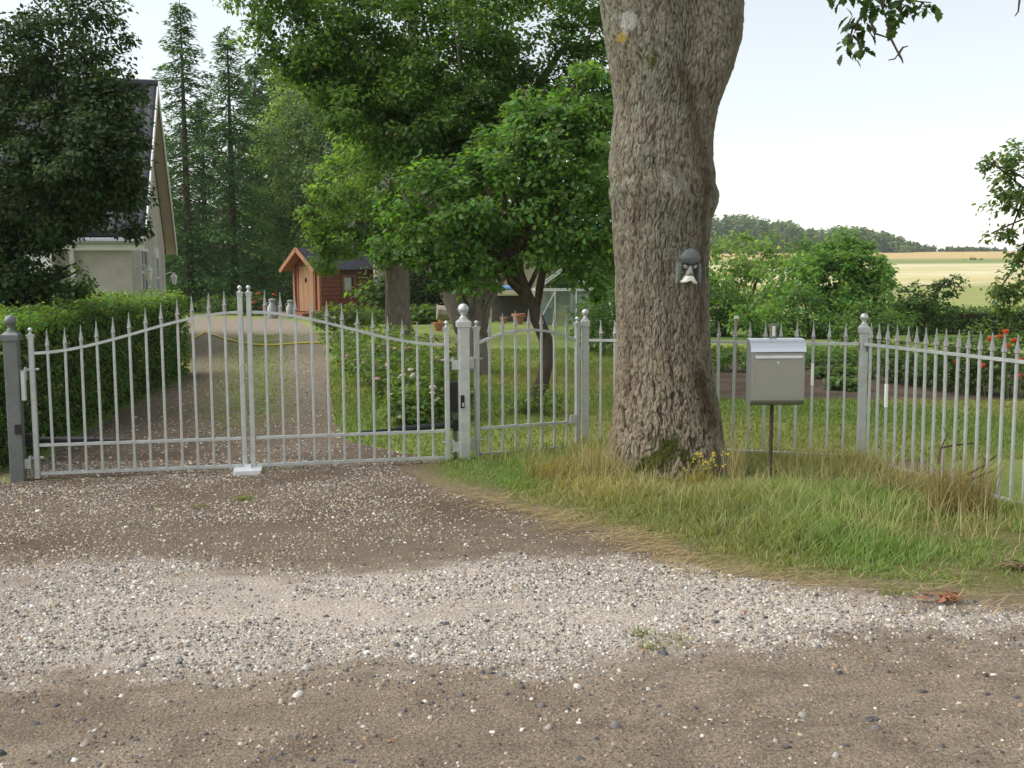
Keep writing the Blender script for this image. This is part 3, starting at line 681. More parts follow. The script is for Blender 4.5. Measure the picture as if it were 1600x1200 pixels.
# broad lumps, root flare, collar
RAD = RAD + .022 * fbm(ux * 1.6, uy * 1.6, ZZ * 1.1, 3)
flare_ = np.exp(-np.clip(ZZ, 0, None) / .16)
RAD = RAD + flare_ * .085 * (.25 + pn(ux * 2.6, uy * 2.6, 3.3) * 1.5) + .035 * np.exp(-np.clip(ZZ, 0, None) / .45) * pn(ux * 3.1, uy * 3.1, 7.3)
zc = ap(1060, 285, TY).z
RAD = RAD + .018 * np.exp(-((ZZ - zc + .1 * ux ** 2) / .05) ** 2) * (.5 + .5 * pn(ux * 3, uy * 3, 9.9)) - .012 * np.exp(-((ZZ - zc - .09 + .1 * ux ** 2) / .035) ** 2)
# bark plates: braided upright furrows
UU = TH * .45
wx_ = .012 * pn(ux * 5, uy * 5, ZZ * 5.0) + .009 * pn(ux * 16, uy * 16, ZZ * 11)
swirl = np.exp(-((ux * rr + .05 - (0)) / .28) ** 2 - ((ZZ - zc + .05) / .16) ** 2) * (uy < 0)
us_ = UU + wx_ + .03 * swirl * np.sin(ZZ * 14)
f1 = np.abs(pn(us_ * 40, ZZ * 10.5, 1.5)); f2 = np.abs(pn(us_ * 66 + 7, ZZ * 22, 4.5)); f3 = pn(us_ * 95, ZZ * 45, 8.5)
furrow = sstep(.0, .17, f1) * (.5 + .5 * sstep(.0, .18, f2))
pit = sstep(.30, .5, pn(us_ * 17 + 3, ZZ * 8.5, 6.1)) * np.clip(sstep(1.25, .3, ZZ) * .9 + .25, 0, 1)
base_deep = .65 + .6 * np.exp(-np.clip(ZZ - .05, 0, None) / .5) + .15 * sstep(2.4, 3.5, ZZ)
RAD = RAD + (furrow - .75) * .0155 * base_deep + .0045 * f3 - .014 * pit
fit = cx + ux * RAD
V = np.stack([fit, TY + uy * RAD * np.where(sp_ > 0, 1 - .12 * sp_, 1) * .95, ZZ], -1)
n_t = NF + NB
i = np.arange(NZ - 1)[:, None] * n_t; j = np.arange(n_t)[None]; j2 = (j + 1) % n_t
F = np.stack([i + j, i + j2, i + n_t + j2, i + n_t + j], -1).reshape(-1, 4)
# colours: bark, lichen, stain, moss
def shp(px, py): q = ap(px, py, TY - .45); return q.x, q.z
X_, Z_ = V[..., 0], V[..., 2]; frontm = (uy < .2)
nA = fbm(X_ * 3, Z_ * 2.2, uy, 4); nB = fbm(X_ * 12, Z_ * 7, uy * 4, 4)
nC = fbm(us_ * 45, ZZ * 28, 2.2, 3)
barkc = lerp(np.broadcast_to(C(.155, .134, .096), X_.shape + (3,)), C(.265, .238, .18), np.clip(.45 + nB * .6 + nC * .55, 0, 1))
barkc = lerp(barkc, C(.305, .252, .182), sstep(1.7, .45, Z_) * .7)
lich = np.clip(sstep(.9, 2.2, Z_) * (.25 + nA * 1.1 + nB * .35), 0, .8)
barkc = lerp(barkc, C(.20, .21, .155), lich)
barkc = lerp(barkc, C(.055, .042, .028), np.clip((1 - furrow) * .9 + .8 * pit, 0, .92))           # shade down in the fissures and pits, painted in as dark brown
def streak(pts, wd, amt, colr, nz=.6):
    global barkc
    ps = [shp(*p) for p in pts]; d = d_line(X_, Z_, ps)
    barkc = lerp(barkc, colr, np.clip((np.exp(-(d / wd) ** 2) * (1 + nz * nB + .4 * nA)), 0, 1) * amt * frontm)
STAIN = C(.075, .05, .032)
streak([(1072, 108), (1086, 150), (1094, 200), (1106, 250), (1112, 290)], .055, .85, STAIN)
streak([(1108, 300), (1106, 420), (1104, 520)], .03, .7, STAIN)
streak([(1098, 590), (1110, 640), (1118, 665)], .07, .85, STAIN)
streak([(985, 500), (988, 560), (985, 625)], .05, .5, C(.12, .085, .055))
streak([(965, 600), (962, 690)], .05, .45, C(.12, .085, .055))
streak([(1000, 268), (1060, 262), (1100, 290)], .025, .4, C(.12, .09, .06))
MOSS = C(.06, .07, .014)
for p_, wd, am in [((1048, 705), .07, 1), ((1030, 722), .06, .9), ((1010, 730), .05, .85), ((1085, 722), .04, .8), ((1072, 712), .05, .9), ((1000, 738), .04, .7), ((1020, 690), .03, .6), ((965, 715), .06, .45), ((985, 735), .05, .5), ((950, 735), .06, .4)]:
    x_, z_ = shp(*p_); d = np.hypot(X_ - x_, Z_ - z_)
    barkc = lerp(barkc, MOSS * 1.0, sstep(.22, .5, 1.1 * np.exp(-(d / (wd * 1.25)) ** 2) + .45 * nB + .12 * nA - .3 * (1 - furrow) + .15 * nC) * am * frontm)
x_, z_ = shp(975, 47); d = np.hypot((X_ - x_) * 1.2, Z_ - z_); barkc = lerp(barkc, C(.36, .27, .05), sstep(.35, .75, np.exp(-(d / .05) ** 2) + .3 * nB) * .8 * frontm)
x_, z_ = shp(985, 25); d = np.hypot(X_ - x_, Z_ - z_); barkc = lerp(barkc, C(.42, .41, .38), sstep(.45, .8, np.exp(-(d / .1) ** 2) + .35 * nB) * .7 * frontm)
x_, z_ = shp(1050, 285); d = np.hypot((X_ - x_) * .6, Z_ - z_); barkc = lerp(barkc, C(.33, .32, .28), sstep(.5, .9, np.exp(-(d / .1) ** 2) + .4 * nB) * .5 * frontm)
BARK = material('big_bark', attr=True, rough=.95, spec=.12, vary=.28, scale=34, bump=.55, bscale=70, stretch=(1, 1, .35))
TREE = thing('tree', (TREE_C.x, TREE_C.y, 0), 'massive old tree with deeply furrowed bark and mossy base on the verge', 'tree')
Vt = V.reshape(-1, 3) - np.array([TREE_C.x, TREE_C.y, 0])
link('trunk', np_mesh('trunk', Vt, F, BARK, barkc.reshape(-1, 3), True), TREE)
# upper limbs, out of the picture
bark2 = material('limb_bark', (.19, .168, .125), rough=.95, spec=.12, vary=.35, scale=10, bump=.7, bscale=30, stretch=(1, 1, .3))
lt = np.interp(4.2, tz, tc)
def limb(name, pts, rads, parent=TREE):
    mb = MB((TREE_C.x, TREE_C.y, 0)); mb.tube(pts, rads, 14); return mb.build(name, bark2, parent, True)
LB1 = [(tc[-1] - .20, TY, 3.95), (tc[-1] - .28, TY, 4.6), (tc[-1] - .6, TY + .3, 6.2), (tc[-1] - .9, TY + .4, 8.2), (tc[-1] - .8, TY + .6, 10.5)]
LB2 = [(tc[-1] + .27, TY, 3.95), (tc[-1] + .38, TY, 4.6), (tc[-1] + .9, TY - .1, 6.0), (tc[-1] + 1.5, TY - .2, 7.8), (tc[-1] + 1.8, TY - .1, 10)]
limb('limb', LB1, [.27, .30, .26, .18, .06]); limb('limb', LB2, [.20, .235, .20, .14, .05])
LB3 = [Vector(LB2[2]), Vector((tc[-1] + 1.5, TY - .3, 6.2)), Vector((3.1, TY - .5, 5.4)), ap(1395, -40, 8.0)]
limb('limb', LB3, [.12, .09, .05, .02]); limb('limb', [Vector(LB3[1]), Vector((3.2, TY - .4, 6.3)), ap(1560, -170, 8.05), ap(1596, -30, 8.0)], [.06, .04, .02, .006])
leafmat = material('oak_leaf', attr=True, rough=.5, spec=.3, trans=.35)
tb = [((LB1[3][0] - .3, TY + .8, 8.6), (2.2, 2.2, 1.8), 55), ((LB2[3][0] + .9, TY + .5, 8.4), (2.0, 2.0, 1.8), 50), ((1.6, TY + .8, 10.6), (2.4, 2.4, 1.6), 45)]
crown('crown', tb, 34, .5, .17, (.055, .10, .022), leafmat, TREE, LEAF4)
# drooping leafy sprays seen against the sky at the top right
brmat = material('twig_bark', (.09, .07, .055), rough=.9, spec=.1)
lv = [MB() for _ in range(4)]; LEAFM = []
for q, m_ in enumerate(lv):
    wd = [.30, .26, .33, .28][q]
    outl = [(0, 0), (.12, wd * .35), (.28, wd * .62), (.36, wd * .5), (.5, wd), (.58, wd * .72), (.74, wd * .8), (.82, wd * .45), (1, 0)]
    vs = [(x, y, .05 * math.sin(x * 3) + abs(y) * .25 - x * x * .12) for x, y in outl] + [(x, -y, .05 * math.sin(x * 3) + abs(y) * .25 - x * x * .12) for x, y in outl[1:-1][::-1]]
    mid = [(x, 0, .05 * math.sin(x * 3) - x * x * .12) for x in (.28, .5, .74)]
    m_.add(vs + mid, []); n_ = len(outl); b = len(vs)
    up_ = list(range(n_)); dn = [0] + list(range(len(vs) - 1, n_ - 1, -1)) + [n_ - 1]
    for s_ in (up_, dn):
        path = [0, b, b + 1, b + 2, n_ - 1]
        for k_ in range(4):
            seg = s_[k_ * 2:k_ * 2 + 3]; f_ = [path[k_]] + ([] if seg[0] == path[k_] else [seg[0]]) + [seg[1]] + ([] if seg[2] == path[k_ + 1] else [seg[2]]) + [path[k_ + 1]]
            m_.f.append(tuple(f_ if s_ is dn else f_[::-1]))
    me = m_.mesh('leaf', material('spray_leaf_%s' % ['dark', 'mid', 'fresh', 'dull'][q], [(.035, .075, .018), (.045, .095, .02), (.07, .13, .025), (.05, .06, .022)][q], rough=.5, spec=.3, trans=.3, vary=.2, scale=9)); LEAFM.append(me)
def spray(pts_px, D, nleaf, spread, size, bare=False):
    pts = [ap(px, py, D + dd) for px, py, dd in pts_px]
    mb = MB((TREE_C.x, TREE_C.y, 0)); mb.tube(pts, list(np.linspace(.010, .0035, len(pts))), 6)
    br = mb.build('branch', brmat, TREE)
    if bare: return br
    for k_ in range(nleaf):
        t = random.random() ** .8 * (len(pts) - 1); i_ = min(int(t), len(pts) - 2); p = pts[i_].lerp(pts[i_ + 1], t - i_)
        p = p + Vector((random.gauss(0, spread), random.gauss(0, spread), random.gauss(-.02, spread * .6)))
        o = link('leaf', random.choice(LEAFM), br, p - Vector((TREE_C.x, TREE_C.y, 0)), (random.uniform(-.6, .6), random.uniform(.2, 1.35), random.uniform(0, 6.28)))
        s_ = size * random.uniform(.7, 1.25); o.scale = (s_, s_, s_)
    return br
spray([(1395, -45, 0), (1365, -12, .05), (1345, 22, .1), (1335, 52, .1)], 7.9, 40, .05, .11)
spray([(1395, -45, 0), (1385, -10, 0), (1378, 15, .0), (1390, 36, .0)], 7.8, 34, .06, .11)
spray([(1350, 20, .05), (1332, 45, .05), (1326, 68, .05), (1330, 92, .05)], 7.9, 16, .03, .09)
spray([(1332, 55, .05), (1345, 68, .05), (1358, 82, .05)], 7.9, 11, .025, .09)
spray([(1400, -45, .1), (1412, -20, .1), (1430, 2, .1), (1455, 4, .1)], 7.7, 30, .04, .10)
spray([(1395, -45, .1), (1360, -25, .1), (1330, -12, .1), (1312, -2, .1)], 7.7, 24, .045, .10)
spray([(1385, 30, .0), (1393, 62, .0), (1404, 84, .0), (1398, 92, 0), (1388, 94, 0)], 7.8, 0, 0, 0, True)
spray([(1404, 84, .0), (1411, 74, .0), (1419, 72, 0)], 7.8, 0, 0, 0, True)
spray([(1404, 84, .0), (1409, 92, .0), (1411, 99, 0)], 7.8, 0, 0, 0, True)
spray([(1596, -30, 0), (1593, 0, 0), (1591, 18, 0), (1586, 25, 0)], 8.0, 0, 0, 0, True)
spray([(1360, 30, .0), (1366, 52, .0), (1385, 58, 0), (1393, 62, 0)], 7.8, 0, 0, 0, True)

# ------------------------------------------------------------------ face ornament on the trunk
fz = ap(1080, 416, TY - .4).z; fxs = ap(1080, 416, TY - .44).x
ci = int(np.argmin(np.abs(zz - fz))); jj = np.argmin(np.abs(V[ci, :NF, 0] - fxs))
fp = Vector(V[ci, jj]); tcx = float(np.interp(fz, tz, tc)); nrm = Vector((fp.x - tcx, fp.y - TY, 0)).normalized(); nrm = (nrm * .5 + Vector((0, -1, 0)) * .5).normalized()
FX = Vector((-nrm.y, nrm.x, 0)); FX = FX if FX.x > 0 else -FX
slate = material('slate_resin', (.13, .15, .15), rough=.7, spec=.3, vary=.2, scale=30, bump=.2, bscale=60)
slate2 = material('green_slate_resin', (.15, .17, .15), rough=.75, spec=.25, vary=.25, scale=30)
cream = material('cream_resin', (.76, .74, .64), rough=.65, spec=.3, vary=.15, scale=30)
greyr = material('grey_resin', (.30, .30, .27), rough=.7, spec=.3, vary=.2, scale=30)
ORN = thing('face_ornament', fp + nrm * .012, 'grey cream garden face ornament hung on the big trunk', 'ornament', rz=math.atan2(FX.y, FX.x))
# local: x right, -y towards viewer, z up ; scale from picture 1 px = .0046
def orn(name, poly, t, mat, bulge=0., dy=0.):
    mb = MB(); px = .00485
    P_ = [((x - 1079) * px, (416 - y) * px) for x, y in poly]
    n_ = len(P_); cxm = sum(p[0] for p in P_) / n_; czm = sum(p[1] for p in P_) / n_
    vs = [(x, .02, z) for x, z in P_] + [(x, -t * .55 + dy, z) for x, z in P_] + [(cxm + (x - cxm) * .62, -t - bulge * .7 + dy, czm + (z - czm) * .62) for x, z in P_] + [(cxm, -t - bulge + dy, czm)]
    fs = [(i, (i + 1) % n_, n_ + (i + 1) % n_, n_ + i) for i in range(n_)] + [(n_ + i, n_ + (i + 1) % n_, 2 * n_ + (i + 1) % n_, 2 * n_ + i) for i in range(n_)] + [(2 * n_ + i, 2 * n_ + (i + 1) % n_, 3 * n_) for i in range(n_)]
    fs = [f[::-1] for f in fs]
    mb.add(vs, fs); o = mb.build(name, mat, ORN); auto(o, 45); return o
orn('cap', [(1064, 404), (1064, 401), (1068, 395), (1073, 390.5), (1080, 388.5), (1087, 390), (1092, 394), (1096, 401), (1096.5, 406), (1094, 411), (1088, 412), (1081, 415), (1076, 412), (1069, 411.5)], .028, slate, .016)
orn('eye', [(1068, 415), (1072, 413), (1077, 416), (1075, 420), (1070, 420)], .014, greyr, .006)
orn('eye', [(1083, 417), (1088, 414), (1092, 413), (1092, 418), (1087, 421)], .014, greyr, .006)
orn('nose', [(1079, 415), (1081, 415), (1084, 425), (1085, 431), (1079, 429), (1072, 431), (1074, 424)], .03, greyr, .014)
orn('moustache', [(1071, 431), (1078, 429.5), (1085, 431), (1088, 437), (1091.5, 442), (1090, 444), (1087, 444), (1082, 438), (1077, 438), (1068, 442.5), (1064, 441), (1063.5, 439), (1067, 437)], .036, cream, .012)
orn('side_panel', [(1058, 411), (1063, 409.5), (1066, 412), (1065, 425), (1063, 442), (1057.5, 443), (1057.5, 430)], .016, slate2, .005)
orn('side_panel', [(1093.5, 411), (1098, 413), (1099, 425), (1099, 443), (1094, 443), (1093, 430)], .016, slate, .005)

# ------------------------------------------------------------------ mailbox
steel = material('brushed_steel', (.345, .345, .32), rough=.4, metal=.7, spec=.5, vary=.06, scale=5, stretch=(30, 1, 1))
steel_d = material('satin_steel_side', (.30, .33, .31), rough=.42, metal=.6, spec=.5, vary=.08, scale=8)
rust = material('rusty_tube', (.085, .06, .042), rough=.9, metal=.1, spec=.2, vary=.5, scale=26, bump=.5, bscale=60)
MD = 7.9; mp_ = ap(1215, 583, MD); zt_, zb_ = ap(1217, 531, MD).z, ap(1213, 634, MD).z
MBX = thing('mailbox', (mp_.x, MD + .07, 0), 'brushed steel mailbox with curved lid on a rusty pole', 'mailbox', rz=.02)
Wm, Hm, Dm = .395, zt_ - zb_, .15
def prof_mesh(name, prof, x0, x1, mat, bev=True):
    """side profile (y,z) extruded along x"""
    mb = MB(); mb.prism(prof, (x0, 0, 0), (0, 1, 0), (0, 0, 1), (1, 0, 0), x1 - x0); o = mb.build(name, mat, MBX); auto(o, 35); return o
zt, zb = zt_, zb_
arc = lambda cy, cz, r, a0, a1, n=8: [(cy + r * math.cos(R(a0 + (a1 - a0) * i / n)), cz + r * math.sin(R(a0 + (a1 - a0) * i / n))) for i in range(n + 1)]
body = [(.075, zt - .012), (.075, zb)] + [(-.03, zb)] + arc(-.022, zb + .05, .05, 262, 180, 6) + [(-.072, zt - .095)] + [(-.01, zt - .012)]
prof_mesh('body', body, -Wm / 2, Wm / 2, steel_d)
fp_ = [(-.0735, zb + .066), (-.0765, zb + .066), (-.0765, zt - .118), (-.0735, zt - .118)]
prof_mesh('front_frame', [(-.0722, zb + .045), (-.0748, zb + .045), (-.0748, zt - .098), (-.0722, zt - .098)], -Wm / 2 + .002, Wm / 2 - .002, steel)
prof_mesh('front_door', [(-.0750, zb + .068), (-.0785, zb + .068), (-.0785, zt - .142), (-.0750, zt - .142)], -Wm / 2 + .034, Wm / 2 - .022, steel)
prof_mesh('bottom_apron', [(-.0725, zb + .052)] + arc(-.0225, zb + .052, .0525, 180, 262, 6)[1:] + arc(-.022, zb + .0535, .050, 262, 180, 6), -Wm / 2 + .0005, Wm / 2 - .0005, steel)
lid = arc(.01, zt - .088, .092, 92, 176, 9) + [(-.084, zt - .088), (-.079, zt - .088)] + arc(.01, zt - .088, .0865, 176, 92, 9)
lid = [(.08, zt + .004)] + lid[:1] + lid[1:] + [(.08, zt - .002)]
prof_mesh('lid', lid, -Wm / 2 - .004, Wm / 2 + .006, material('polished_lid', (.74, .76, .77), rough=.3, metal=.85))
prof_mesh('slot_lip', [(-.075, zt - .112), (-.088, zt - .118), (-.089, zt - .133), (-.0755, zt - .128)], -Wm / 2 + .03, Wm / 2 - .02, galv_b)
mb = MB(); mb.tube([(0, -.077, zt - .165), (0, -.082, zt - .165)], .010, 12); mb.tube([(0, -.082, zt - .165), (0, -.0835, zt - .165)], .006, 10); mb.build('lock', galv_b, MBX)
mb = MB(); pxx = ap(1204, 700, MD + .1).x - mp_.x; mb.tube([(pxx, .035, -.05), (pxx + .006, .035, zb + .01)], .014, 10, jit=.06); mb.build('pole', rust, MBX)
mb = MB(); mb.box((.004, .098, zt - .02), (.045, .03, .26)); mb.build('back_post', material('grey_wood', (.16, .14, .12), rough=.9, vary=.3, scale=20), MBX)
mb = MB(); mb.box((.004, .080, zt + .055), (.022, .004, .075)); mb.tube([(.004, .077, zt + .03), (.004, .082, zt + .03)], .006, 8); mb.build('hanging_strap', galv_b, MBX)

# ------------------------------------------------------------------ dry tufts, twigs and bits on the verge
def tuft(px, py, n, rad, h0, h1, colr, label, lean=.35, wd=.0024):
    p = gp(px, py, .06); a = rng.random(n) * 6.28; r_ = rad * rng.random(n) ** .7; x = p.x + np.cos(a) * r_; y = p.y + np.sin(a) * r_ * .6
    c_ = np.clip(np.array(colr) * (1 + rng.normal(0, .25, (n, 1))), .01, .6)
    o = blades('dry_grass_tuft', x, y, rng.uniform(h0, h1, n), np.full(n, wd), c_, kind=False, lean=lean)
    tag(o, label, 'grass tuft', 'tufts of dead grass on the bank')
tuft(1148, 738, 90, .09, .15, .42, STRAW, 'upright bleached grass tuft at the right foot of the big trunk', .22)
tuft(1500, 798, 330, .22, .2, .55, C(.27, .20, .10), 'big brown dead grass clump before the right fence panel', .45)
tuft(1400, 770, 160, .2, .12, .3, C(.24, .17, .09), 'matted brown grass below the fence corner post', .8)
tuft(930, 740, 120, .16, .2, .48, STRAW * .8, 'pale dry grass tuft between slim post and big trunk', .3)
tuft(860, 745, 150, .2, .12, .28, C(.30, .22, .09), 'yellow brown grass tuft before the small gate', .5)
tuft(1090, 752, 90, .12, .1, .22, C(.30, .25, .05), 'yellowish weedy tuft right of the mossy trunk base', .5)
twig = material('dead_twig', (.10, .065, .05), rough=.9, spec=.1, vary=.3, scale=20)
for pts, lb in [([(1466, 725, 7.7), (1470, 700, 7.72), (1488, 696, 7.75), (1526, 692, 7.8)], 'dark bent dead twig sticking out of the brown grass clump'),
                ([(1510, 752, 7.4), (1530, 744, 7.35), (1552, 735, 7.3)], 'thick dead branch lying in the grass by the fence'),
                ([(1512, 742, 7.45), (1535, 728, 7.4), (1556, 713, 7.35)], 'slender dead branch leaning up beside the fence bars')]:
    mb = MB(); P_ = [ap(*q) for q in pts]; mb.tube(P_, list(np.linspace(.012, .005, len(P_))), 6)
    e = P_[1]; mb.tube([e, e + Vector((.05, .02, .09)), e + Vector((.03, .05, .15))], [.006, .004, .002], 5)
    o = mb.build('dead_branch', twig); tag(o, lb, 'branch')
def debris(px, py, n, rad, colr, label):
    p = gp(px, py, .02); mb = MB()
    for _ in range(n):
        c = p + Vector((random.gauss(0, rad), random.gauss(0, rad * .4), random.uniform(.0, .03) + hz(p.x, p.y)))
        d = Vector((random.uniform(-1, 1), random.uniform(-.6, .6), random.uniform(-.1, .3))).normalized() * random.uniform(.02, .05)
        s = Vector((-d.y, d.x, random.uniform(-.01, .02))) * .35
        mb.add([c - d, c + s, c + d, c - s], [(0, 1, 2, 3)])
    o = mb.build('leaf_litter', material('litter_' + label.split()[0], colr, rough=.85, vary=.3, scale=30)); tag(o, label, 'dead leaves', 'small heaps of dead leaves')
debris(1478, 938, 30, .05, (.24, .10, .05), 'rusty red dead leaves on gravel below the bank')
debris(1592, 893, 26, .045, (.2, .13, .08), 'brown dead leaf heap on the grass at the right edge')
# yellow flowered weed
root = thing('yellow_weed', gp(1105, 742, .07), 'small yellow flowering weed at the right of the trunk base', 'plant')
mb = MB(root.location); fl = MB(root.location)
for k_ in range(26):
    b = Vector(root.location) + Vector((random.gauss(0, .07), random.gauss(0, .04), 0)); t_ = b + Vector((random.gauss(0, .03), random.gauss(0, .03), random.uniform(.05, .17)))
    mb.tube([b, b.lerp(t_, .5) + Vector((.01, 0, 0)), t_], .0016, 4)
    for q in range(3): fl.lathe([(.001, 0), (.007, .003), (.004, .008), (.001, .01)], t_ + Vector((random.gauss(0, .008), random.gauss(0, .008), random.gauss(0, .008))), 6)
mb.build('stem', material('weed_stem', (.10, .15, .04), rough=.6), root); fl.build('blossom', material('yellow_petal', (.55, .42, .03), rough=.6), root)
# ================================================================== HEDGES
lm_dark = material('leaf_dark', attr=True, rough=.55, spec=.25, trans=.3)
lm_mid = material('leaf_mid', attr=True, rough=.5, spec=.3, trans=.5)
twigm = material('inner_twigs', (.035, .035, .018), rough=1, spec=.05, vary=.4, scale=12)
barkm = material('garden_bark', (.17, .145, .118), rough=.95, spec=.1, vary=.45, scale=14, bump=.9, bscale=26, stretch=(1, 1, .35))
barkd = material('dark_bark', (.085, .068, .052), rough=.95, spec=.1, vary=.45, scale=14, bump=.9, bscale=26, stretch=(1, 1, .35))
barkl = material('pale_bark', (.30, .27, .22), rough=.95, spec=.1, vary=.3, scale=10, bump=.5, bscale=20, stretch=(1, 1, .4))

def hedge(name, A, B, wdt, h, label, n, size, base, flowers=0, side=1, group=None, h1=None):
    """box hedge from A to B (its near face line), width wdt to the left side"""
    A, B = Vector(A), Vector(B); d = (B - A); L = d.length; d.normalize(); nrm = Vector((-d.y, d.x)) * side
    h1 = h1 or h
    root = thing(name, (A.x, A.y, 0), label, 'hedge', group)
    mb = MB((A.x, A.y, 0)); i = .1
    q = [A + d * i + nrm * i, B - d * i + nrm * i, B - d * i + nrm * (wdt - i), A + d * i + nrm * (wdt - i)]
    mb.add([(*p, 0) for p in q] + [(q[0].x, q[0].y, h - i), (q[1].x, q[1].y, h1 - i), (q[2].x, q[2].y, h1 - i), (q[3].x, q[3].y, h - i)], [(0, 1, 5, 4), (1, 2, 6, 5), (2, 3, 7, 6), (3, 0, 4, 7), (4, 5, 6, 7)])
    mb.build('inner_twigs', twigm, root)
    areas = np.array([L * h, L * h, wdt * h, wdt * h, L * wdt]); f = rng.choice(5, n, p=areas / areas.sum()); a, b = rng.random(n), rng.random(n)
    u = np.where(f < 2, a * L, np.where(f == 2, 0, np.where(f == 3, L, a * L))); v = np.select([f == 0, f == 1, f == 4], [0 * a, 0 * a + wdt, b * wdt], a * wdt)
    hh = h + (h1 - h) * u / L
    z = np.where(f == 4, hh, b * hh)
    out = np.zeros((n, 3)); D3, N3 = np.array([d.x, d.y, 0]), np.array([nrm.x, nrm.y, 0])
    out[f == 0] = -N3; out[f == 1] = N3; out[f == 2] = -D3; out[f == 3] = D3; out[f == 4] = (0, 0, 1)
    bump_ = .07 * fbm(u * 1.7, v * 2 + z * 2, 5.0 + z, 3)
    P = np.array([A.x, A.y, 0]) + u[:, None] * D3 + v[:, None] * N3; P[:, 2] = z
    P = P + out * (bump_ + rng.normal(-.03, .045, n))[:, None]; P[:, 2] = np.maximum(P[:, 2], .02)
    nz = rng.normal(0, .5, (n, 3)) + out * .8 + np.array([0, 0, .4]); ax = rng.normal(0, .7, (n, 3)) + out * .5 + np.array([0, 0, .3])
    cl = 1 + .35 * fbm(u * 2.2, v * 2 + z * 2.5, 9.0, 3)[:, None]
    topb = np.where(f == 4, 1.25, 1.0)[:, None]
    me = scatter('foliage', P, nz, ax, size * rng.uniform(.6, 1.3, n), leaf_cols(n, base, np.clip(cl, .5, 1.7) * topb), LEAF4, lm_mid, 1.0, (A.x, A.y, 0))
    o = link('foliage', me, root); o['kind'] = 'stuff'
    if flowers:
        k = rng.choice(np.where(f == 4)[0] if (f == 4).sum() > flowers else n, flowers); k = np.concatenate([k, rng.choice(np.where(f == 0)[0], flowers // 3)])
        me = scatter('blossom', P[k] + out[k] * .05, nz[k], ax[k], np.full(len(k), .035), np.clip(C(.42, .38, .16) * (1 + rng.normal(0, .2, (len(k), 1))), 0, 1), LEAF4, lm_mid, 1.4, (A.x, A.y, 0))
        o = link('blossom', me, root); o['kind'] = 'stuff'
    return root
hedge('hedge', (-4.12, 8.5), (-5.15, 17.3), 1.5, 1.2, 'clipped green hedge along the left of the driveway', 46000, .052, (0.098, 0.168, 0.039), 700, 1, None, 1.24)
hedge('hedge', (8.4, 26.0), (26.0, 25.0), 1.2, .6, 'low dark hedge between garden and golden field', 13000, .09, (.07, .12, .032), 0, 1)

# ================================================================== TREES
def tree(label, cat, trunk_pts, trunk_r, blobs, per, crad, leaf, base, mat=lm_mid, bark=barkm, nl=14, lr=.06, tpl=LEAF4, name='tree', group=None, extra=None, **kw):
    b = trunk_pts[0]; root = thing(name, (b[0], b[1], b[2]), label, cat, group)
    mb = MB(root.location); mb.tube(trunk_pts, trunk_r, 12, jit=.05)
    for pts, rr_ in (extra or []): mb.tube(pts, rr_, 10, jit=.06)
    st = len(mb.v)
    o, Cc = crown('crown', blobs, per, crad, leaf, base, mat, root, tpl, **kw)
    mb.build('trunk', bark, root, True)
    if nl:
        lb = MB(root.location); limbs(lb, trunk_pts, Cc, nl, lr); lb.build('limbs', bark, root, True)
    return root
def B(px, py, D, r, n, ry=None, rz=None):
    p = ap(px, py, D); return ((p.x, p.y, p.z), (r, ry or r, rz or r), n)
def TP(lst, ground=True):
    out = [ap(*q) for q in lst]
    if ground: out[0].z = hz(out[0].x, out[0].y) - .05
    return out
# dark tree at the left edge
tree('dark dense broadleaf tree at the left edge before the house', 'tree', [Vector((-7.0, 12.2, 0)), Vector((-6.9, 12.1, 2)), Vector((-6.8, 12, 4)), Vector((-6.7, 12, 6))], [.3, .25, .2, .1],
     [B(10, 280, 12, 1.0, 120), B(110, 235, 11.6, .62, 70), B(175, 180, 11.8, .38, 34), B(180, 262, 11.6, .34, 34), B(25, 400, 11.8, .5, 46), B(140, 295, 11.8, .42, 34), B(205, 310, 11.7, .14, 8), B(0, 130, 12, .8, 60), B(105, 120, 12.2, .6, 34), B(170, 110, 12.2, .38, 16), B(60, 20, 12.4, .85, 28), B(140, 50, 12.4, .5, 12), B(-5, 450, 11.6, .42, 30), B(-170, 250, 12.3, 1.8, 100), B(-150, 20, 12.6, 1.5, 45), B(-140, 440, 12, .9, 45), B(60, -130, 12.6, 1.3, 30), B(208, 352, 11.7, .10, 4), B(95, 345, 11.8, .2, 12), B(60, 330, 11.7, .5, 40), B(40, 440, 11.6, .25, 14)],
     100, .2, .058, (.046, .078, .024), lm_dark, barkd, 5, .02, flat=.6, fill=.4)
# thin light sprig under it
tree('thin sapling with small leaves before the pale house wall', 'sapling', [Vector((*gp(112, 478, 0).xy * 1, 0)).lerp(Vector((-5.6, 13.2, 0)), 1), Vector((-5.55, 13.2, .8)), Vector((-5.5, 13.2, 1.5))], [.025, .018, .008],
     [B(112, 440, 13.2, .28, 14), B(100, 470, 13.2, .25, 12), B(128, 455, 13.1, .15, 6), B(70, 468, 13.0, .25, 10)], 24, .13, .065, (.06, .11, .025), lm_mid, barkd, 8, .01)
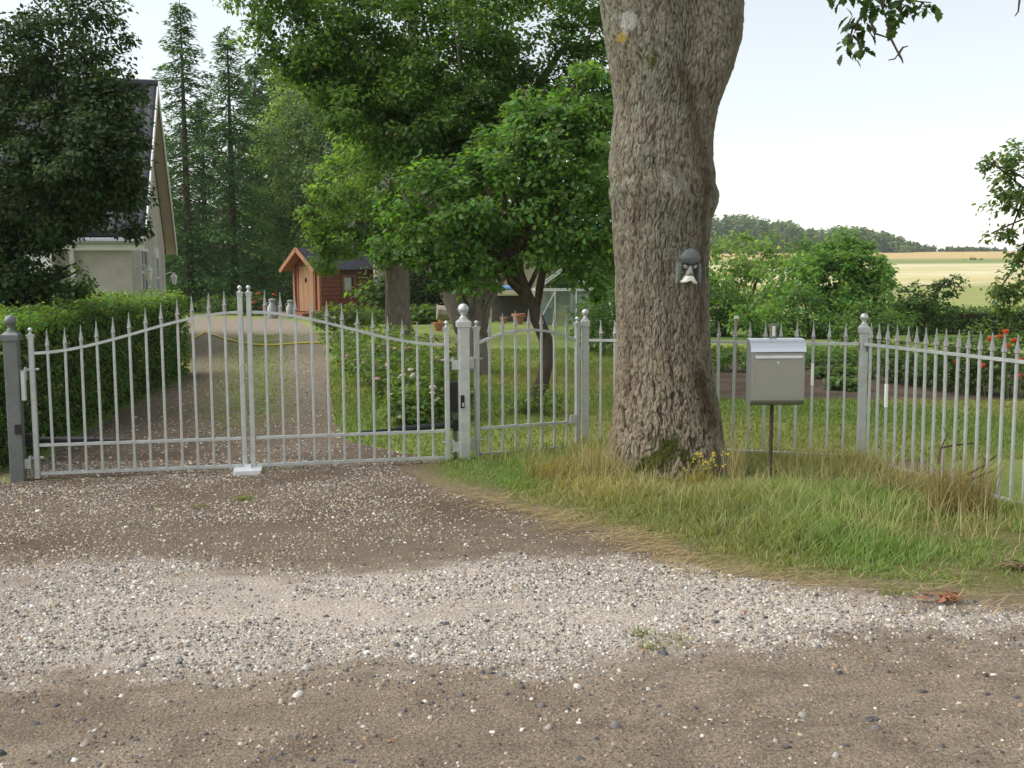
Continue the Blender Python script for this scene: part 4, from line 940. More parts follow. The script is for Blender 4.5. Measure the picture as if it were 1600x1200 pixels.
# old forked tree, big upper canopy
Ft = TP([(738, 590, 16.8), (736, 540, 16.8), (735, 500, 16.8)])
F_L = [Ft[2] - Vector((.03, 0, .25)), ap(718, 492, 16.7), ap(704, 458, 16.7), ap(688, 428, 16.6), ap(680, 380, 16.5), ap(650, 250, 16.5), ap(600, 100, 16.6)]
F_R = [Ft[2] + Vector((.06, 0, -.25)), ap(747, 460, 16.9), ap(752, 410, 16.9), ap(752, 340, 16.9), ap(780, 200, 17), ap(800, 60, 17)]
F_3 = [ap(752, 300, 16.9), ap(800, 200, 16.6), ap(850, 120, 16.4), ap(890, 60, 16.3)]
fork_blobs = [B(420, 20, 16, .6, 16), B(480, 60, 16, .75, 28), B(560, 60, 16.2, 1.0, 44), B(660, 60, 16, 1.1, 50), B(760, 60, 16, 1.1, 50), B(870, 60, 16, 1.1, 50), B(600, 150, 16.5, .8, 32), B(700, 170, 16.4, .9, 38), B(800, 150, 16.2, .9, 38), B(900, 150, 16, .8, 34), B(590, 180, 15.6, .7, 34), B(660, 205, 15.6, .75, 34), B(725, 195, 15.6, .7, 26), B(540, 185, 15.8, .35, 10), B(500, 110, 15.8, .5, 18), B(780, 200, 15.6, .6, 22), B(560, -60, 16.5, 1.4, 44), B(720, -80, 16.5, 1.5, 50), B(880, -70, 16.3, 1.4, 46), B(640, 220, 16.8, .6, 20), B(760, 240, 17, .8, 26), B(860, 230, 17, .8, 26), B(930, 220, 16.8, .6, 20), B(400, -40, 16.3, .8, 16), B(530, 120, 16.2, .4, 12), B(940, 20, 16, .7, 24), B(980, 120, 16.5, .7, 16), B(450, -100, 16.8, 1.2, 26), B(700, 330, 17.4, .6, 18), B(800, 340, 17.6, .8, 22), B(900, 330, 17.6, .8, 22)]
tree('old tree with twisted forked trunk and broad canopy behind the lock post', 'tree', [Ft[0] + Vector((0, 0, -.05)), Ft[0] + Vector((0, 0, .15)), Ft[1], Ft[2]], [.40, .28, .25, .22], fork_blobs, 105, .32, .078, (.094, .17, .033), lm_mid, material('fork_bark', (.19, .165, .135), rough=.95, spec=.1, vary=.45, scale=14, bump=.9, bscale=26, stretch=(1, 1, .35)), 16, .04, flat=.5, fill=.4,
     extra=[(F_L, [.18, .165, .16, .155, .14, .1, .05]), (F_R, [.22, .2, .18, .15, .1, .05]), (F_3, [.1, .08, .06, .03])])
# leaning fruit tree behind the small gate
At = TP([(826, 652, 12.3), (834, 625, 12.3), (847, 597, 12.3), (855, 565, 12.35), (853, 530, 12.4), (838, 495, 12.4), (821, 460, 12.35), (808, 425, 12.3), (799, 390, 12.3), (790, 355, 12.3)])
apple_blobs = [B(690, 340, 12.2, .62, 34), B(640, 370, 12.1, .38, 15), B(745, 330, 12.0, .5, 22), B(800, 300, 12.2, .6, 30), B(860, 250, 12.3, .62, 32), B(910, 240, 12.3, .45, 18), B(900, 330, 12.2, .55, 26), B(850, 365, 12.1, .45, 18), B(925, 400, 12.2, .28, 9), B(740, 400, 12.1, .42, 14), B(690, 410, 12.2, .3, 9), B(800, 220, 12.6, .4, 12), B(905, 430, 12.3, .12, 3), B(950, 300, 12.4, .4, 14), B(945, 215, 12.5, .38, 14), B(960, 380, 12.4, .35, 12), B(835, 178, 12.5, .25, 7), B(700, 295, 12.3, .25, 8), B(760, 235, 12.4, .08, 2), B(812, 165, 12.5, .08, 2), B(735, 270, 12.4, .2, 6), B(880, 165, 12.6, .3, 10), B(930, 150, 12.6, .35, 12), B(860, 195, 12.4, .35, 10), B(765, 255, 12.4, .2, 4), B(780, 395, 12.0, .35, 9), B(700, 445, 12.2, .12, 2), B(940, 455, 12.3, .1, 2)]
tree('leaning fruit tree with curved dark trunk behind the small gate', 'tree', At, [.12, .088, .082, .08, .08, .08, .078, .075, .07, .05], apple_blobs, 72, .2, .068, (.108, .2, .046), lm_mid, barkd, 26, .03, tpl=LEAF6, flat=.6, fill=.4, width=1.05, var=.3,
     extra=[([At[6], ap(800, 440, 12.3), ap(788, 400, 12.3), ap(782, 350, 12.3)], [.065, .055, .05, .03]), ([At[8], ap(840, 350, 12.2), ap(880, 320, 12.2), ap(930, 290, 12.2)], [.07, .06, .045, .02])])
# lime tree with thick straight trunk
Lt = TP([(628, 527, 26.2), (622, 500, 26.2), (621, 460, 26.2), (620, 400, 26.2), (625, 250, 26.2), (640, 100, 26.2), (650, 0, 26.2)])
lime_blobs = [B(520, 330, 25.5, .75, 18), B(510, 372, 25.3, .35, 10), B(560, 290, 25.5, .9, 26), B(610, 250, 25.8, 1.1, 34), B(570, 350, 25.2, .7, 18), B(550, 385, 25.4, .25, 6), B(640, 330, 25.6, 1.0, 26), B(600, 385, 25.8, .4, 9), B(690, 270, 26, 1.1, 30), B(640, 180, 26, 1.3, 36), B(560, 215, 25.8, .6, 14), B(720, 180, 26.2, 1.3, 30), B(660, 60, 26.4, 1.8, 34), B(755, 330, 26.4, 1.0, 20), B(680, 380, 26, .5, 9), B(508, 415, 25.4, .18, 4)]
tree('lime tree with thick straight trunk and bright foliage beside the red shed', 'tree', Lt, [.36, .31, .30, .28, .22, .16, .08], lime_blobs, 105, .32, .105, (.17, .27, .053), lm_mid, barkm, 9, .03, flat=.55, fill=.5)
# ivy clad thin pale trunk
Pt = TP([(606, 505, 34), (602, 470, 34), (598, 430, 34), (595, 350, 34), (600, 200, 34)])
tree('slim pale trunk with young shoots behind the lime tree', 'tree', Pt, [.36, .31, .29, .26, .18], [B(600, 250, 34, 1.6, 26), B(640, 180, 35, 1.8, 26), B(598, 440, 33.5, .28, 6), B(580, 455, 33.6, .2, 4), B(592, 475, 33.6, .3, 5)], 50, .55, .2, (.075, .125, .03), lm_mid, barkl, 6, .05)
# birches with fine grey green leaves
def birch(px, D, topy, label, blobs):
    T = TP([(px, 478, D), (px - 2, 420, D), (px + 3, 300, D), (px - 2, 180, D), (px + 2, topy, D)])
    tree(label, 'tree', T, [.2, .17, .13, .09, .03], blobs, 110, .75, .17, (.195, .275, .115), lm_mid, barkl, 14, .035, flat=.9, fill=.3, droop=.9, group=None)
birch(548, 47, 40, 'tall birch with fine drooping grey green leaves behind the lime tree', [B(540, 120, 47, 1.3, 18), B(520, 190, 47, 1.6, 26), B(555, 240, 47, 1.5, 22), B(500, 260, 47, 1.4, 22), B(530, 320, 47, 1.5, 20), B(490, 330, 47, 1.1, 14), B(545, 60, 47, .9, 10)])
birch(470, 48, 70, 'shorter birch of soft grey foliage left of the red shed roof', [B(465, 150, 48, 1.2, 16), B(440, 230, 48, 1.4, 22), B(480, 290, 48, 1.6, 26), B(430, 320, 48, 1.4, 22), B(455, 380, 48, 1.2, 16), B(420, 390, 48, .9, 10), B(490, 210, 48, 1.3, 20)])

def conifer(px, D, top_py, rad, label, base, seed, dens=1.0, low=.7, sparse=.0):
    r_ = np.random.default_rng(seed); g = ap(px, 480, D); gx, gy = g.x, g.y; z0 = hz(gx, gy); zt = ap(px, top_py, D).z
    root = thing('conifer', (gx, gy, z0), label, 'tree')
    H = zt - z0; mb = MB(); mb.tube([(0, 0, -.1), (0, 0, H * .5), (.02, 0, H * .97)], [.2, .12, .015], 8); mb.build('trunk', barkd, root, True)
    P, A, N, S, K = [], [], [], [], []
    z = low; bm = MB()
    while z < H - .15:
        t = z / H; L = max(.12, rad * (1 - t) ** .8 * r_.uniform(.7, 1.15)) + .1
        nb = 5; ph = r_.random() * 6.28
        for b in range(nb):
            if r_.random() < sparse: continue
            a = ph + b * 6.283 / nb + r_.normal(0, .2); Lb = L * r_.uniform(.5, 1.3)
            s = np.linspace(.08, 1, max(4, int(Lb * 9)))
            curve = -.72 * s * Lb * (1 - .55 * t) + .26 * s ** 2 * Lb + r_.normal(0, .12) * s + r_.normal(0, .03)
            bx, by, bz = np.cos(a) * s * Lb, np.sin(a) * s * Lb, z + curve
            bm.tube([(0, 0, z), (bx[len(s) // 2], by[len(s) // 2], bz[len(s) // 2]), (bx[-1], by[-1], bz[-1])], [.022, .014, .005], 4, False)
            for sd_ in (-1, 1, 0):
                m = max(1, int(3 * dens)); n_ = len(s) * m; ii = np.repeat(np.arange(len(s)), m)
                tl = (1 - s[ii] * .75) * Lb * .42 + .1
                off = r_.random(n_) * tl * (1 if sd_ else .1)
                px_, py_ = bx[ii] - np.sin(a) * sd_ * off + np.cos(a) * off * .5, by[ii] + np.cos(a) * sd_ * off + np.sin(a) * off * .5
                pz_ = bz[ii] - off * .6 - r_.random(n_) * .22
                P.append(np.stack([px_, py_, pz_], 1)); ax = np.stack([np.cos(a) * .7 - np.sin(a) * sd_ * .8 + r_.normal(0, .3, n_), np.sin(a) * .7 + np.cos(a) * sd_ * .8 + r_.normal(0, .3, n_), -.75 + r_.normal(0, .3, n_)], 1); A.append(ax)
                N.append(np.stack([r_.normal(0, .4, n_), r_.normal(0, .4, n_), np.ones(n_)], 1)); S.append(r_.uniform(.13, .3, n_)); K.append(np.full(n_, 1 + r_.normal(0, .18)))
        z += max(.28, .55 * (1 - t * .5)) * r_.uniform(.7, 1.35)
    P, A, N, S, K = map(np.concatenate, (P, A, N, S, K))
    me = scatter('crown', P, N, A, S, leaf_cols(len(P), np.array(base) * 2.7, K[:, None], .22, .08), LEAF4, lm_dark, .55)
    o = link('crown', me, root); o['kind'] = 'stuff'
    bm.build('boughs', barkd, root)
    return root
conifer(298, 44, -5, 2.6, 'tallest slender spruce with drooping sprays right of the house roof', (.028, .055, .020), 11, 1.1)
conifer(368, 46, 35, 2.9, 'second tall spruce with gappy crown right of the tallest one', (.034, .064, .024), 12, 1.1, sparse=.1)
conifer(408, 50, 95, 2.8, 'spruce with thin top behind the grey birch', (.030, .058, .022), 13, 1.0, sparse=.15)
conifer(325, 52, 150, 3.0, 'short spruce between the two tall ones', (.026, .05, .018), 14, 1.0)
conifer(262, 52, 205, 3.0, 'spruce rising directly behind the far eave of the house', (.030, .06, .02), 15, 1.0)
conifer(440, 56, 110, 2.6, 'hidden dark spruce behind the birches', (.026, .05, .02), 16, 1.0)
conifer(553, 55, 80, 2.2, 'dark spruce behind the tall birch', (.024, .046, .018), 17, 1.0)
conifer(505, 58, 130, 2.6, 'broad dark spruce between the two birches far back', (.026, .05, .018), 18, 1.0)
WB_ = []
# understory mass and the wood behind
woodm = lm_dark
for px in range(230, 640, 34):
    for py in (300, 240, 180, 130):
        if px > 335 + (300 - py) * .55: WB_.append(B(px + random.uniform(-15, 15), py + random.uniform(-15, 15), 62, 2.1, 12))
root = thing('bushes', (-18, 62, 0), 'dark wood closing the back of the garden behind the spruces', 'wood'); root['kind'] = 'stuff'
wb = WB_
for px in range(-300, 1060, 45):
    for py, D, r_ in ((455, 60, 2.4), (400, 62, 2.6), (340, 64, 2.8)): 
        if px > 940 and py < 400: continue
        if py == 340 and (px < 240 or px > 420): wb.append(B(px + random.uniform(-20, 20), py, D, r_, 18))
        elif py != 340: wb.append(B(px + random.uniform(-20, 20), py + random.uniform(-12, 12), D, r_, 20))
o, _ = crown('undergrowth', wb, 36, 1.0, .46, (.06, .098, .034), woodm, root, fill=.3)
mb = MB(root.location)
for k_ in range(50):
    px = random.uniform(-250, 620); p = ap(px, 480, random.uniform(50, 60)); mb.tube([(p.x, p.y, -.2), (p.x + random.uniform(-.2, .2), p.y, 2.5), (p.x + random.uniform(-.3, .3), p.y, 4.5)], [.16, .13, .08], 6)
o = mb.build('trunks', barkd, root); o['kind'] = 'stuff'

# ================================================================== BUSHES ON THE RIGHT
def bush(label, D, blobs, per, crad, leaf, base, nstem=5, bloss=0, mat=lm_mid, cat='bush', name='bush', **kw):
    c = np.mean([b[0] for b in blobs], 0); x0, y0 = float(c[0]), float(D); z0 = hz(x0, y0)
    root = thing(name, (x0, y0, z0), label, cat)
    o, Cc = crown('foliage', blobs, per, crad, leaf, base, mat, root, **kw)
    mb = MB(root.location)
    for c_ in Cc[rng.permutation(len(Cc))[:nstem]]:
        c_ = Vector(c_); b = Vector((x0 + random.uniform(-.15, .15), y0 + random.uniform(-.15, .15), z0 - .05)); mb.tube(bez(b, Vector((b.x * .7 + c_.x * .3, b.y * .7 + c_.y * .3, (b.z + c_.z) / 2)), c_, 5), [.045, .04, .03, .022, .016, .01], 6)
    mb.build('stem', barkd, root, True)
    if bloss:
        P, O, K, _ = crown_points(blobs, 3, crad * .5, .4, .85); k_ = rng.permutation(len(P))[:bloss]; P, O = P[k_], O[k_]
        P = np.repeat(P, 5, 0) + rng.normal(0, .06, (len(P) * 5, 3)); O = np.repeat(O, 5, 0)
        me = scatter('blossom', P + O * .15, O + np.array([0, 0, 1.]), O + rng.normal(0, .5, O.shape), rng.uniform(.05, .11, len(P)), np.clip(C(.50, .46, .27) * (1 + rng.normal(0, .15, (len(P), 1))), 0, 1), LEAF4, lm_mid, 1.6, tuple(root.location))
        o = link('blossom', me, root); o['kind'] = 'stuff'
    return root
bush('tall pale green elder with creamy blossom right behind the big trunk', 31, [B(1150, 410, 31, .85, 22), B(1190, 440, 31, .85, 22), B(1140, 450, 30.6, .8, 20), B(1210, 400, 31.4, .6, 12), B(1110, 430, 31, .8, 16)], 55, .36, .13, (0.192, 0.283, 0.083), 6, 26)
bush('big round topped tree bush left of the golden field', 28, [B(1320, 440, 28, .95, 40), B(1350, 420, 28, .75, 28), B(1290, 430, 27.8, .8, 30), B(1365, 460, 27.8, .55, 18), B(1330, 480, 27.5, .75, 26), B(1250, 440, 28, .6, 18), B(1320, 395, 28, .5, 16)], 80, .3, .12, (0.147, 0.266, 0.060), 7, 0)
bush('middle elder with a few cream flower heads before the wood', 29, [B(1240, 400, 29.6, .55, 12), B(1225, 440, 29.2, .7, 18), B(1265, 405, 29.4, .45, 9), B(1210, 470, 29, .6, 14)], 50, .32, .12, (0.150, 0.243, 0.066), 5, 14)
bush('dense dark bush directly above the mailbox', 25, [B(1250, 480, 25, .55, 24), B(1275, 500, 25, .5, 18), B(1220, 505, 25, .45, 14), B(1300, 510, 25, .45, 14)], 52, .24, .095, (0.105, 0.195, 0.048), 5)
bush('dark shrub close to the right side of the big trunk', 26, [B(1125, 470, 26, .55, 22), B(1105, 490, 26, .5, 16), B(1160, 480, 26, .45, 16), B(1140, 500, 25.8, .4, 12)], 52, .25, .095, (0.090, 0.170, 0.042), 5)
bush('light green leafy bush between the two dark bushes', 24, [B(1185, 490, 24, .42, 16), B(1165, 505, 24, .38, 12), B(1205, 510, 24, .35, 10)], 48, .2, .09, (0.135, 0.239, 0.053), 4)
bush('low rambling dark bush right behind the fence corner post', 23, [B(1360, 505, 23, .45, 16), B(1395, 512, 23, .4, 12), B(1330, 515, 23, .35, 10)], 48, .22, .085, (0.084, 0.151, 0.039), 4)
T_ = TP([(1440, 520, 24), (1442, 495, 24), (1448, 470, 24), (1468, 450, 24), (1480, 436, 24)])
tree('small open tree with cream blossom before the pale field', 'tree', T_, [.035, .03, .026, .02, .012], [B(1430, 470, 24, .4, 13), B(1455, 485, 24, .42, 14), B(1415, 480, 24, .25, 7), B(1475, 450, 24, .22, 6), B(1493, 440, 24, .18, 4), B(1440, 500, 23.8, .45, 18), B(1445, 465, 24, .35, 12), B(1462, 440, 24, .12, 2), B(1480, 490, 24, .25, 6), B(1395, 460, 24, .1, 1)], 34, .17, .095, (.062, .115, .028), lm_mid, barkd, 12, .018)
# plum tree at the right edge
T_ = [Vector((*ap(1655, 560, 15).xy, 0)), ap(1648, 450, 15), ap(1640, 330, 15), ap(1632, 230, 15)]
tree('slender plum tree with hanging sprays at the right edge', 'tree', T_, [.11, .09, .07, .04], [B(1590, 250, 15, .22, 5), B(1565, 285, 15, .2, 4), B(1580, 330, 15, .3, 8), B(1600, 290, 15, .32, 8), B(1560, 365, 15, .14, 2), B(1600, 375, 15, .22, 3), B(1580, 440, 15, .26, 7), B(1590, 480, 15, .32, 9), B(1570, 470, 15, .18, 3), B(1600, 420, 15, .3, 7), B(1640, 300, 15, .5, 13), B(1650, 420, 15, .5, 13), B(1549, 255, 15, .06, 2), B(1600, 235, 15, .14, 2), B(1660, 220, 15.3, .5, 8), B(1612, 500, 15, .3, 6)], 34, .16, .085, (.11, .165, .05), lm_mid, barkd, 18, .02, flat=.9, droop=.8)
mb = MB()
# ================================================================== FAR COUNTRY
def far_mass(name, label, D0, D1, prof, n, r, leaf, base, seed, zscale=1.0):
    """wooded skyline: prof = [(px, top_py)]"""
    r_ = np.random.default_rng(seed); pxs = np.array([p[0] for p in prof]); pys = np.array([p[1] for p in prof])
    bl = []
    for _ in range(n):
        px = r_.uniform(pxs[0], pxs[-1]); D = r_.uniform(D0, D1); tp = np.interp(px, pxs, pys) + abs(r_.normal(0, 3)); top = ap(px, tp, D); gz = hz(top.x, top.y)
        hgt = max(top.z - gz, 1.0); rz = max(hgt * .55, .8); rr_ = r * r_.uniform(.7, 1.25)
        bl.append(((top.x, top.y, top.z - rz), (rr_, rr_, rz), 9))
    root = thing(name, (bl[0][0][0], D0, 0), label, 'wood'); root['kind'] = 'stuff'
    crown('treetops', bl, 26, r * .38, leaf, base, lm_dark, root, fill=.6)
    return root
far_mass('wood', 'distant wooded hill on the skyline right of the big trunk', 395, 440, [(1080, 342), (1115, 336), (1150, 333), (1200, 340), (1225, 345), (1262, 357), (1285, 360), (1300, 354), (1335, 350), (1370, 360), (1395, 366), (1412, 378)], 240, 4.0, 1.3, (.11, .17, .065), 5)
far_mass('shrub_row', 'row of little bushes along the far field horizon', 430, 450, [(1395, 376), (1425, 379), (1470, 385), (1500, 387), (1540, 387)], 40, 2.0, 1.1, (.085, .13, .05), 6)
far_mass('wood', 'faint wood behind the near garden on the left skyline', 395, 430, [(-400, 330), (0, 330), (500, 330), (1080, 338)], 60, 6, 3.2, (.085, .135, .05), 8)
far_mass('shrub_row', 'far field bushes beyond the right edge of the picture', 420, 450, [(1530, 388), (1800, 384), (2300, 380)], 40, 3, 1.6, (.06, .09, .04), 9)
p = gp(1528, 410, 0); Dd = 250
bush('lone dark bush standing in the ripe field near the right edge', Dd, [B(1520, 409, Dd, 1.6, 10, 1.6, .9), B(1534, 411, Dd, 1.6, 9, 1.6, .7), B(1512, 410, Dd, .9, 4, .9, .5)], 40, .8, .55, (.05, .075, .03), 3)
# slim conifer in the skyline gap
conifer(1281, 392, 354, 3.2, 'single thin conifer in the gap of the distant wood', (.04, .065, .03), 21, .5)
# ================================================================== HOUSE
plaster = material('grey_render', (.46, .43, .385), rough=.92, spec=.15, vary=.3, scale=1.3, bump=.15, bscale=30)
whitew = material('white_paint', (.74, .74, .71), rough=.5, spec=.35, vary=.06, scale=6)
slatem = material('black_roof_sheet', (.034, .036, .045), rough=.7, spec=.2, vary=.25, scale=5)
soffm = material('brown_soffit', (.46, .385, .32), rough=.75, vary=.12, scale=6, stretch=(1, 1, 14))
zincm = material('grey_zinc', (.36, .38, .40), rough=.5, metal=.3)
glassm = material('dark_pane', (.03, .035, .04), rough=.25, spec=.25)
N0 = Vector((*ap(204, 375, 20).xy, 0)); F0 = Vector((*ap(257.5, 400, 28.5).xy, 0))
gdir = (F0 - N0).normalized(); wdir = Vector((-gdir.y, gdir.x, 0)); WG = (F0 - N0).length
zE = ap(208, 373, 19.8).z; zR = 5.62; ZU = Vector((0, 0, 1))
HOUSE = thing('house', (N0.x, N0.y, 0), 'pale rendered house with steep black roof behind the left tree', 'house')
def HP(w_, g_, z): return N0 + wdir * w_ + gdir * g_ + ZU * z
LW = 9.0; o_ = .27; gr_ = WG / 2; sl_ = (zR - zE) / (gr_ + .3)
def zroof(g): return zE + sl_ * (g + .3) if g <= gr_ else zE + sl_ * (WG + .3 - g)
def hb(): return MB(HOUSE.location)
mb = hb(); mb.prism([(0, 0), (WG, 0), (WG, zroof(WG) - .1), (gr_, zR - .12), (0, zroof(0) - .1)], N0, gdir, ZU, wdir, .3); mb.build('gable_wall', plaster, HOUSE)
mb = hb(); mb.box(HP(LW / 2 + .15, .15, zE / 2 - .02), (LW - .3, .3, zE), wdir, gdir, ZU); mb.build('front_wall', plaster, HOUSE)
mb = hb(); mb.box(HP(LW / 2 + .15, WG - .15, zE / 2 - .02), (LW - .3, .3, zE), wdir, gdir, ZU); mb.build('back_wall', plaster, HOUSE)
mb = hb(); mb.box(HP(3.0, -.2, zE / 2 - .06), (3.4, .39, zE - .12), wdir, gdir, ZU); mb.build('porch_wall', whitew, HOUSE)
def roof_side(ga, gb, za, zb_, name):
    mb = hb(); pr = []; wv = -o_; t_ = .03
    while wv < LW + .3: pr += [(wv, 0), (wv + .05, t_), (wv + .10, t_), (wv + .15, 0)]; wv += .24
    n_ = len(pr); vs = [HP(a, ga, za + b + .06) for a, b in pr] + [HP(a, gb, zb_ + b + .06) for a, b in pr] + [HP(a, ga, za - .04) for a, b in pr] + [HP(a, gb, zb_ - .04) for a, b in pr]
    fs = [(i, i + 1, n_ + i + 1, n_ + i) for i in range(n_ - 1)] + [(2 * n_ + i, 3 * n_ + i, 3 * n_ + i + 1, 2 * n_ + i + 1) for i in range(n_ - 1)] + [(i, 2 * n_ + i, 2 * n_ + i + 1, i + 1) for i in range(n_ - 1)] + [(0, n_, 3 * n_, 2 * n_)]
    mb.add(vs, fs); return mb.build(name, slatem, HOUSE)
RS = roof_side(-.18, gr_, zroof(-.18), zR, 'roof_slope'); RF = roof_side(WG + .38, gr_, zroof(WG + .38), zR, 'roof_slope')
mb = hb(); mb.tube([HP(-o_ - .02, gr_, zR + .05), HP(LW, gr_, zR + .05)], .11, 8); mb.build('ridge_cap', slatem, HOUSE)
for ga in (-.20, WG + .40):
    mb = hb(); A_, B_ = HP(-o_ - .015, ga, zroof(ga) - .03), HP(-o_ - .015, gr_, zR - .03); d_ = (B_ - A_); L_ = d_.length; d_.normalize(); nn = wdir.cross(d_).normalized()
    mb.box((A_ + B_) / 2, (.025, .17, L_), wdir, nn, d_); mb.build('bargeboard', whitew, HOUSE)
    mb = hb(); A2, B2 = HP(-o_ / 2, ga, zroof(ga) - .065), HP(-o_ / 2, gr_, zR - .065); mb.box((A2 + B2) / 2, (o_ - .03, .025, L_), wdir, nn, d_); mb.build('soffit_board', soffm, HOUSE)
mb = hb(); g_ = -.25; mb.tube([HP(-.24, g_, zE - .04), HP(LW, g_, zE - .04)], .06, 8); mb.build('gutter', zincm, HOUSE)
mb = hb(); mb.box(HP(LW / 2 - .1, -.17, zE - .13), (LW + .3, .03, .15), wdir, gdir, ZU); mb.build('fascia', whitew, HOUSE)
mb = hb(); mb.tube([HP(1.0, -.25, zE - .08), HP(1.0, -.15, zE - .3), HP(1.0, -.08, zE - .5), HP(1.0, -.07, 0)], .045, 8); mb.build('downpipe', whitew, HOUSE)
def hwin(g0, g1, z0, z1, nx, nz, name='window', arch=False):
    mb = hb(); f_ = .07; W_ = lambda a: HP(-.035, a, 0)
    for ga in (g0, g1): mb.box(HP(-.03, ga, (z0 + z1) / 2), (.07, f_, z1 - z0 + f_), wdir, gdir, ZU)
    for z in (z0, z1): mb.box(HP(-.028, (g0 + g1) / 2, z), (.065, g1 - g0 - f_, f_), wdir, gdir, ZU)
    for i in range(1, nx): mb.box(HP(-.022, g0 + (g1 - g0) * i / nx, (z0 + z1) / 2), (.05, .06, z1 - z0 - f_), wdir, gdir, ZU)
    for i in range(1, nz): mb.box(HP(-.02, (g0 + g1) / 2, z0 + (z1 - z0) * i / nz), (.045, g1 - g0 - f_, .045), wdir, gdir, ZU)
    if arch: mb.prism([(g0 + (g1 - g0) * .5 + (g1 - g0) * .56 * math.cos(R(a)), z1 + .22 * math.sin(R(a))) for a in range(0, 181, 20)], N0 - wdir * .06, gdir, ZU, wdir, .06)
    w_ = mb.build(name, whitew, HOUSE)
    for i in range(nx):
        for k in range(nz):
            mb = hb(); mb.box(HP(-.010, g0 + (g1 - g0) * (i + .5) / nx, z0 + (z1 - z0) * (k + .5) / nz), (.02, (g1 - g0) / nx - .05, (z1 - z0) / nz - .045), wdir, gdir, ZU); link('pane', mb.mesh('pane', glassm), w_)
def g_at(px):
    best = min(np.linspace(0, WG, 400), key=lambda g: abs((lambda v: 800 + FPX * v.dot(right) / v.dot(fwd))(HP(0, g, 1.6) - Vector((0, 0, CAM_H))) - px)); return float(best)
hwin(g_at(217), g_at(228), .25, 2.05, 2, 4); hwin(g_at(240.5), g_at(245), .5, 1.95, 1, 3, arch=True)
def wlamp(g_, z):
    mb = hb(); mb.tube([HP(0, g_, z + .25), HP(-.14, g_, z + .3), HP(-.22, g_, z + .22)], .014, 6); q = HP(-.22, g_, z)
    mb.lathe([(.03, -.02), (.05, 0), (.075, .16), (.10, .18), (.02, .26), (.012, .3)], q, 6); mb.build('wall_lamp', whitew, HOUSE)
wlamp(g_at(213.5), 1.45); wlamp(WG - .05, 1.3)
mb = hb(); mb.box(HP(-.06, g_at(232), zroof(g_at(232)) - .75), (.12, .3, .42), wdir, gdir, ZU); mb.build('alarm_box', zincm, HOUSE)

# ================================================================== RED SHED
redw = material('red_cedar', (.25, .085, .045), rough=.7, vary=.25, scale=5, stretch=(6, 6, .6)); redp = material('red_plank', (.235, .075, .042), rough=.7, vary=.28, scale=4)
honey = material('honey_board', (.36, .20, .10), rough=.65, vary=.25, scale=5, stretch=(8, 8, .5)); honey2 = material('orange_barge', (.34, .155, .075), rough=.65, vary=.15, scale=6)
C0 = Vector((*gp(500, 491, 0).xy, 0)); C0 = C0 * (39.0 / C0.y); a_ = R(42)
fx_ = Vector((-math.cos(a_), math.sin(a_), 0)); sx_ = Vector((math.sin(a_), math.cos(a_), 0)); WF, LS = 1.5, 2.5
SHED = thing('shed', (C0.x, C0.y, hz(C0.x, C0.y)), 'little red wooden shed with diamond hole in its door', 'shed')
def S(f_, s_, z): return Vector((C0.x, C0.y, SHED.location.z)) + fx_ * f_ + sx_ * s_ + ZU * z
def sb(): return MB(SHED.location)
zb_s, ze_s, zr_s = .12, 1.78, 2.36
mb = sb(); mb.prism([(0.01, zb_s), (WF - .01, zb_s), (WF - .01, ze_s), (WF / 2, zr_s), (.01, ze_s)], S(0, .06, 0), fx_, ZU, sx_, .04); mb.build('front_wall', redw, SHED)
mb = sb(); mb.prism([(0.01, zb_s), (WF - .01, zb_s), (WF - .01, ze_s), (WF / 2, zr_s), (.01, ze_s)], S(0, LS - .06, 0), fx_, ZU, sx_, .04); mb.build('back_wall', redw, SHED)
for f_ in (.05, WF - .05): mb = sb(); mb.box(S(f_, LS / 2, (zb_s + ze_s) / 2), (.03, LS - .16, ze_s - zb_s), fx_, sx_, ZU); mb.build('side_wall', redw, SHED)
n_pl = 11; hp = (ze_s - zb_s) / n_pl
for i in range(n_pl):                                                     # lap boards on the side we see
    z = zb_s + hp * (i + .5); spans = [(.08, LS - .08)]
    if .78 < z < 1.48: spans = [(.08, 1.0), (1.66, LS - .08)]
    for s0, s1 in spans:
        mb = sb(); mb.prism([(.028, z - hp / 2 + .014), (-.012, z - hp / 2 + .014), (.018, z + hp / 2 - .004), (.028, z + hp / 2 - .004)], S(0, s0, 0), fx_, ZU, sx_, s1 - s0); link('plank', mb.mesh('plank', redp), SHED)
for f_, s_ in ((.0, .0), (WF, .0), (0, LS), (WF, LS)): mb = sb(); mb.box(S(f_ + (.03 if f_ == 0 else -.03), s_ + (.03 if s_ == 0 else -.03), (zb_s + ze_s) / 2), (.10, .10, ze_s - zb_s), fx_, sx_, ZU); mb.build('corner_post', honey2 if s_ == 0 else redw, SHED)
for i, (f0, f1) in enumerate(((.36, .64), (.64, .92), (.92, 1.20))):     # door boards with the diamond cut out of the middle one
    h_, y0 = 1.62, .16
    if i != 1:
        mb = sb(); mb.box(S((f0 + f1) / 2, .03, y0 + h_ / 2), (f1 - f0 - .012, .04, h_), fx_, sx_, ZU); mb.build('door_board', honey, SHED)
    else:
        cxm, cz = (f0 + f1) / 2, y0 + 1.12; r1, r2 = .085, .14
        for sgn in (-1, 1):
            e = cxm + sgn * (f1 - f0 - .012) / 2; poly = [(e, y0), (cxm, y0), (cxm, cz - r2), (cxm + sgn * r1, cz), (cxm, cz + r2), (cxm, y0 + h_), (e, y0 + h_)]
            if sgn < 0: poly = poly[::-1]
            mb = sb(); mb.prism(poly, S(0, .01, 0), fx_, ZU, sx_, .04); mb.build('door_board', honey, SHED)
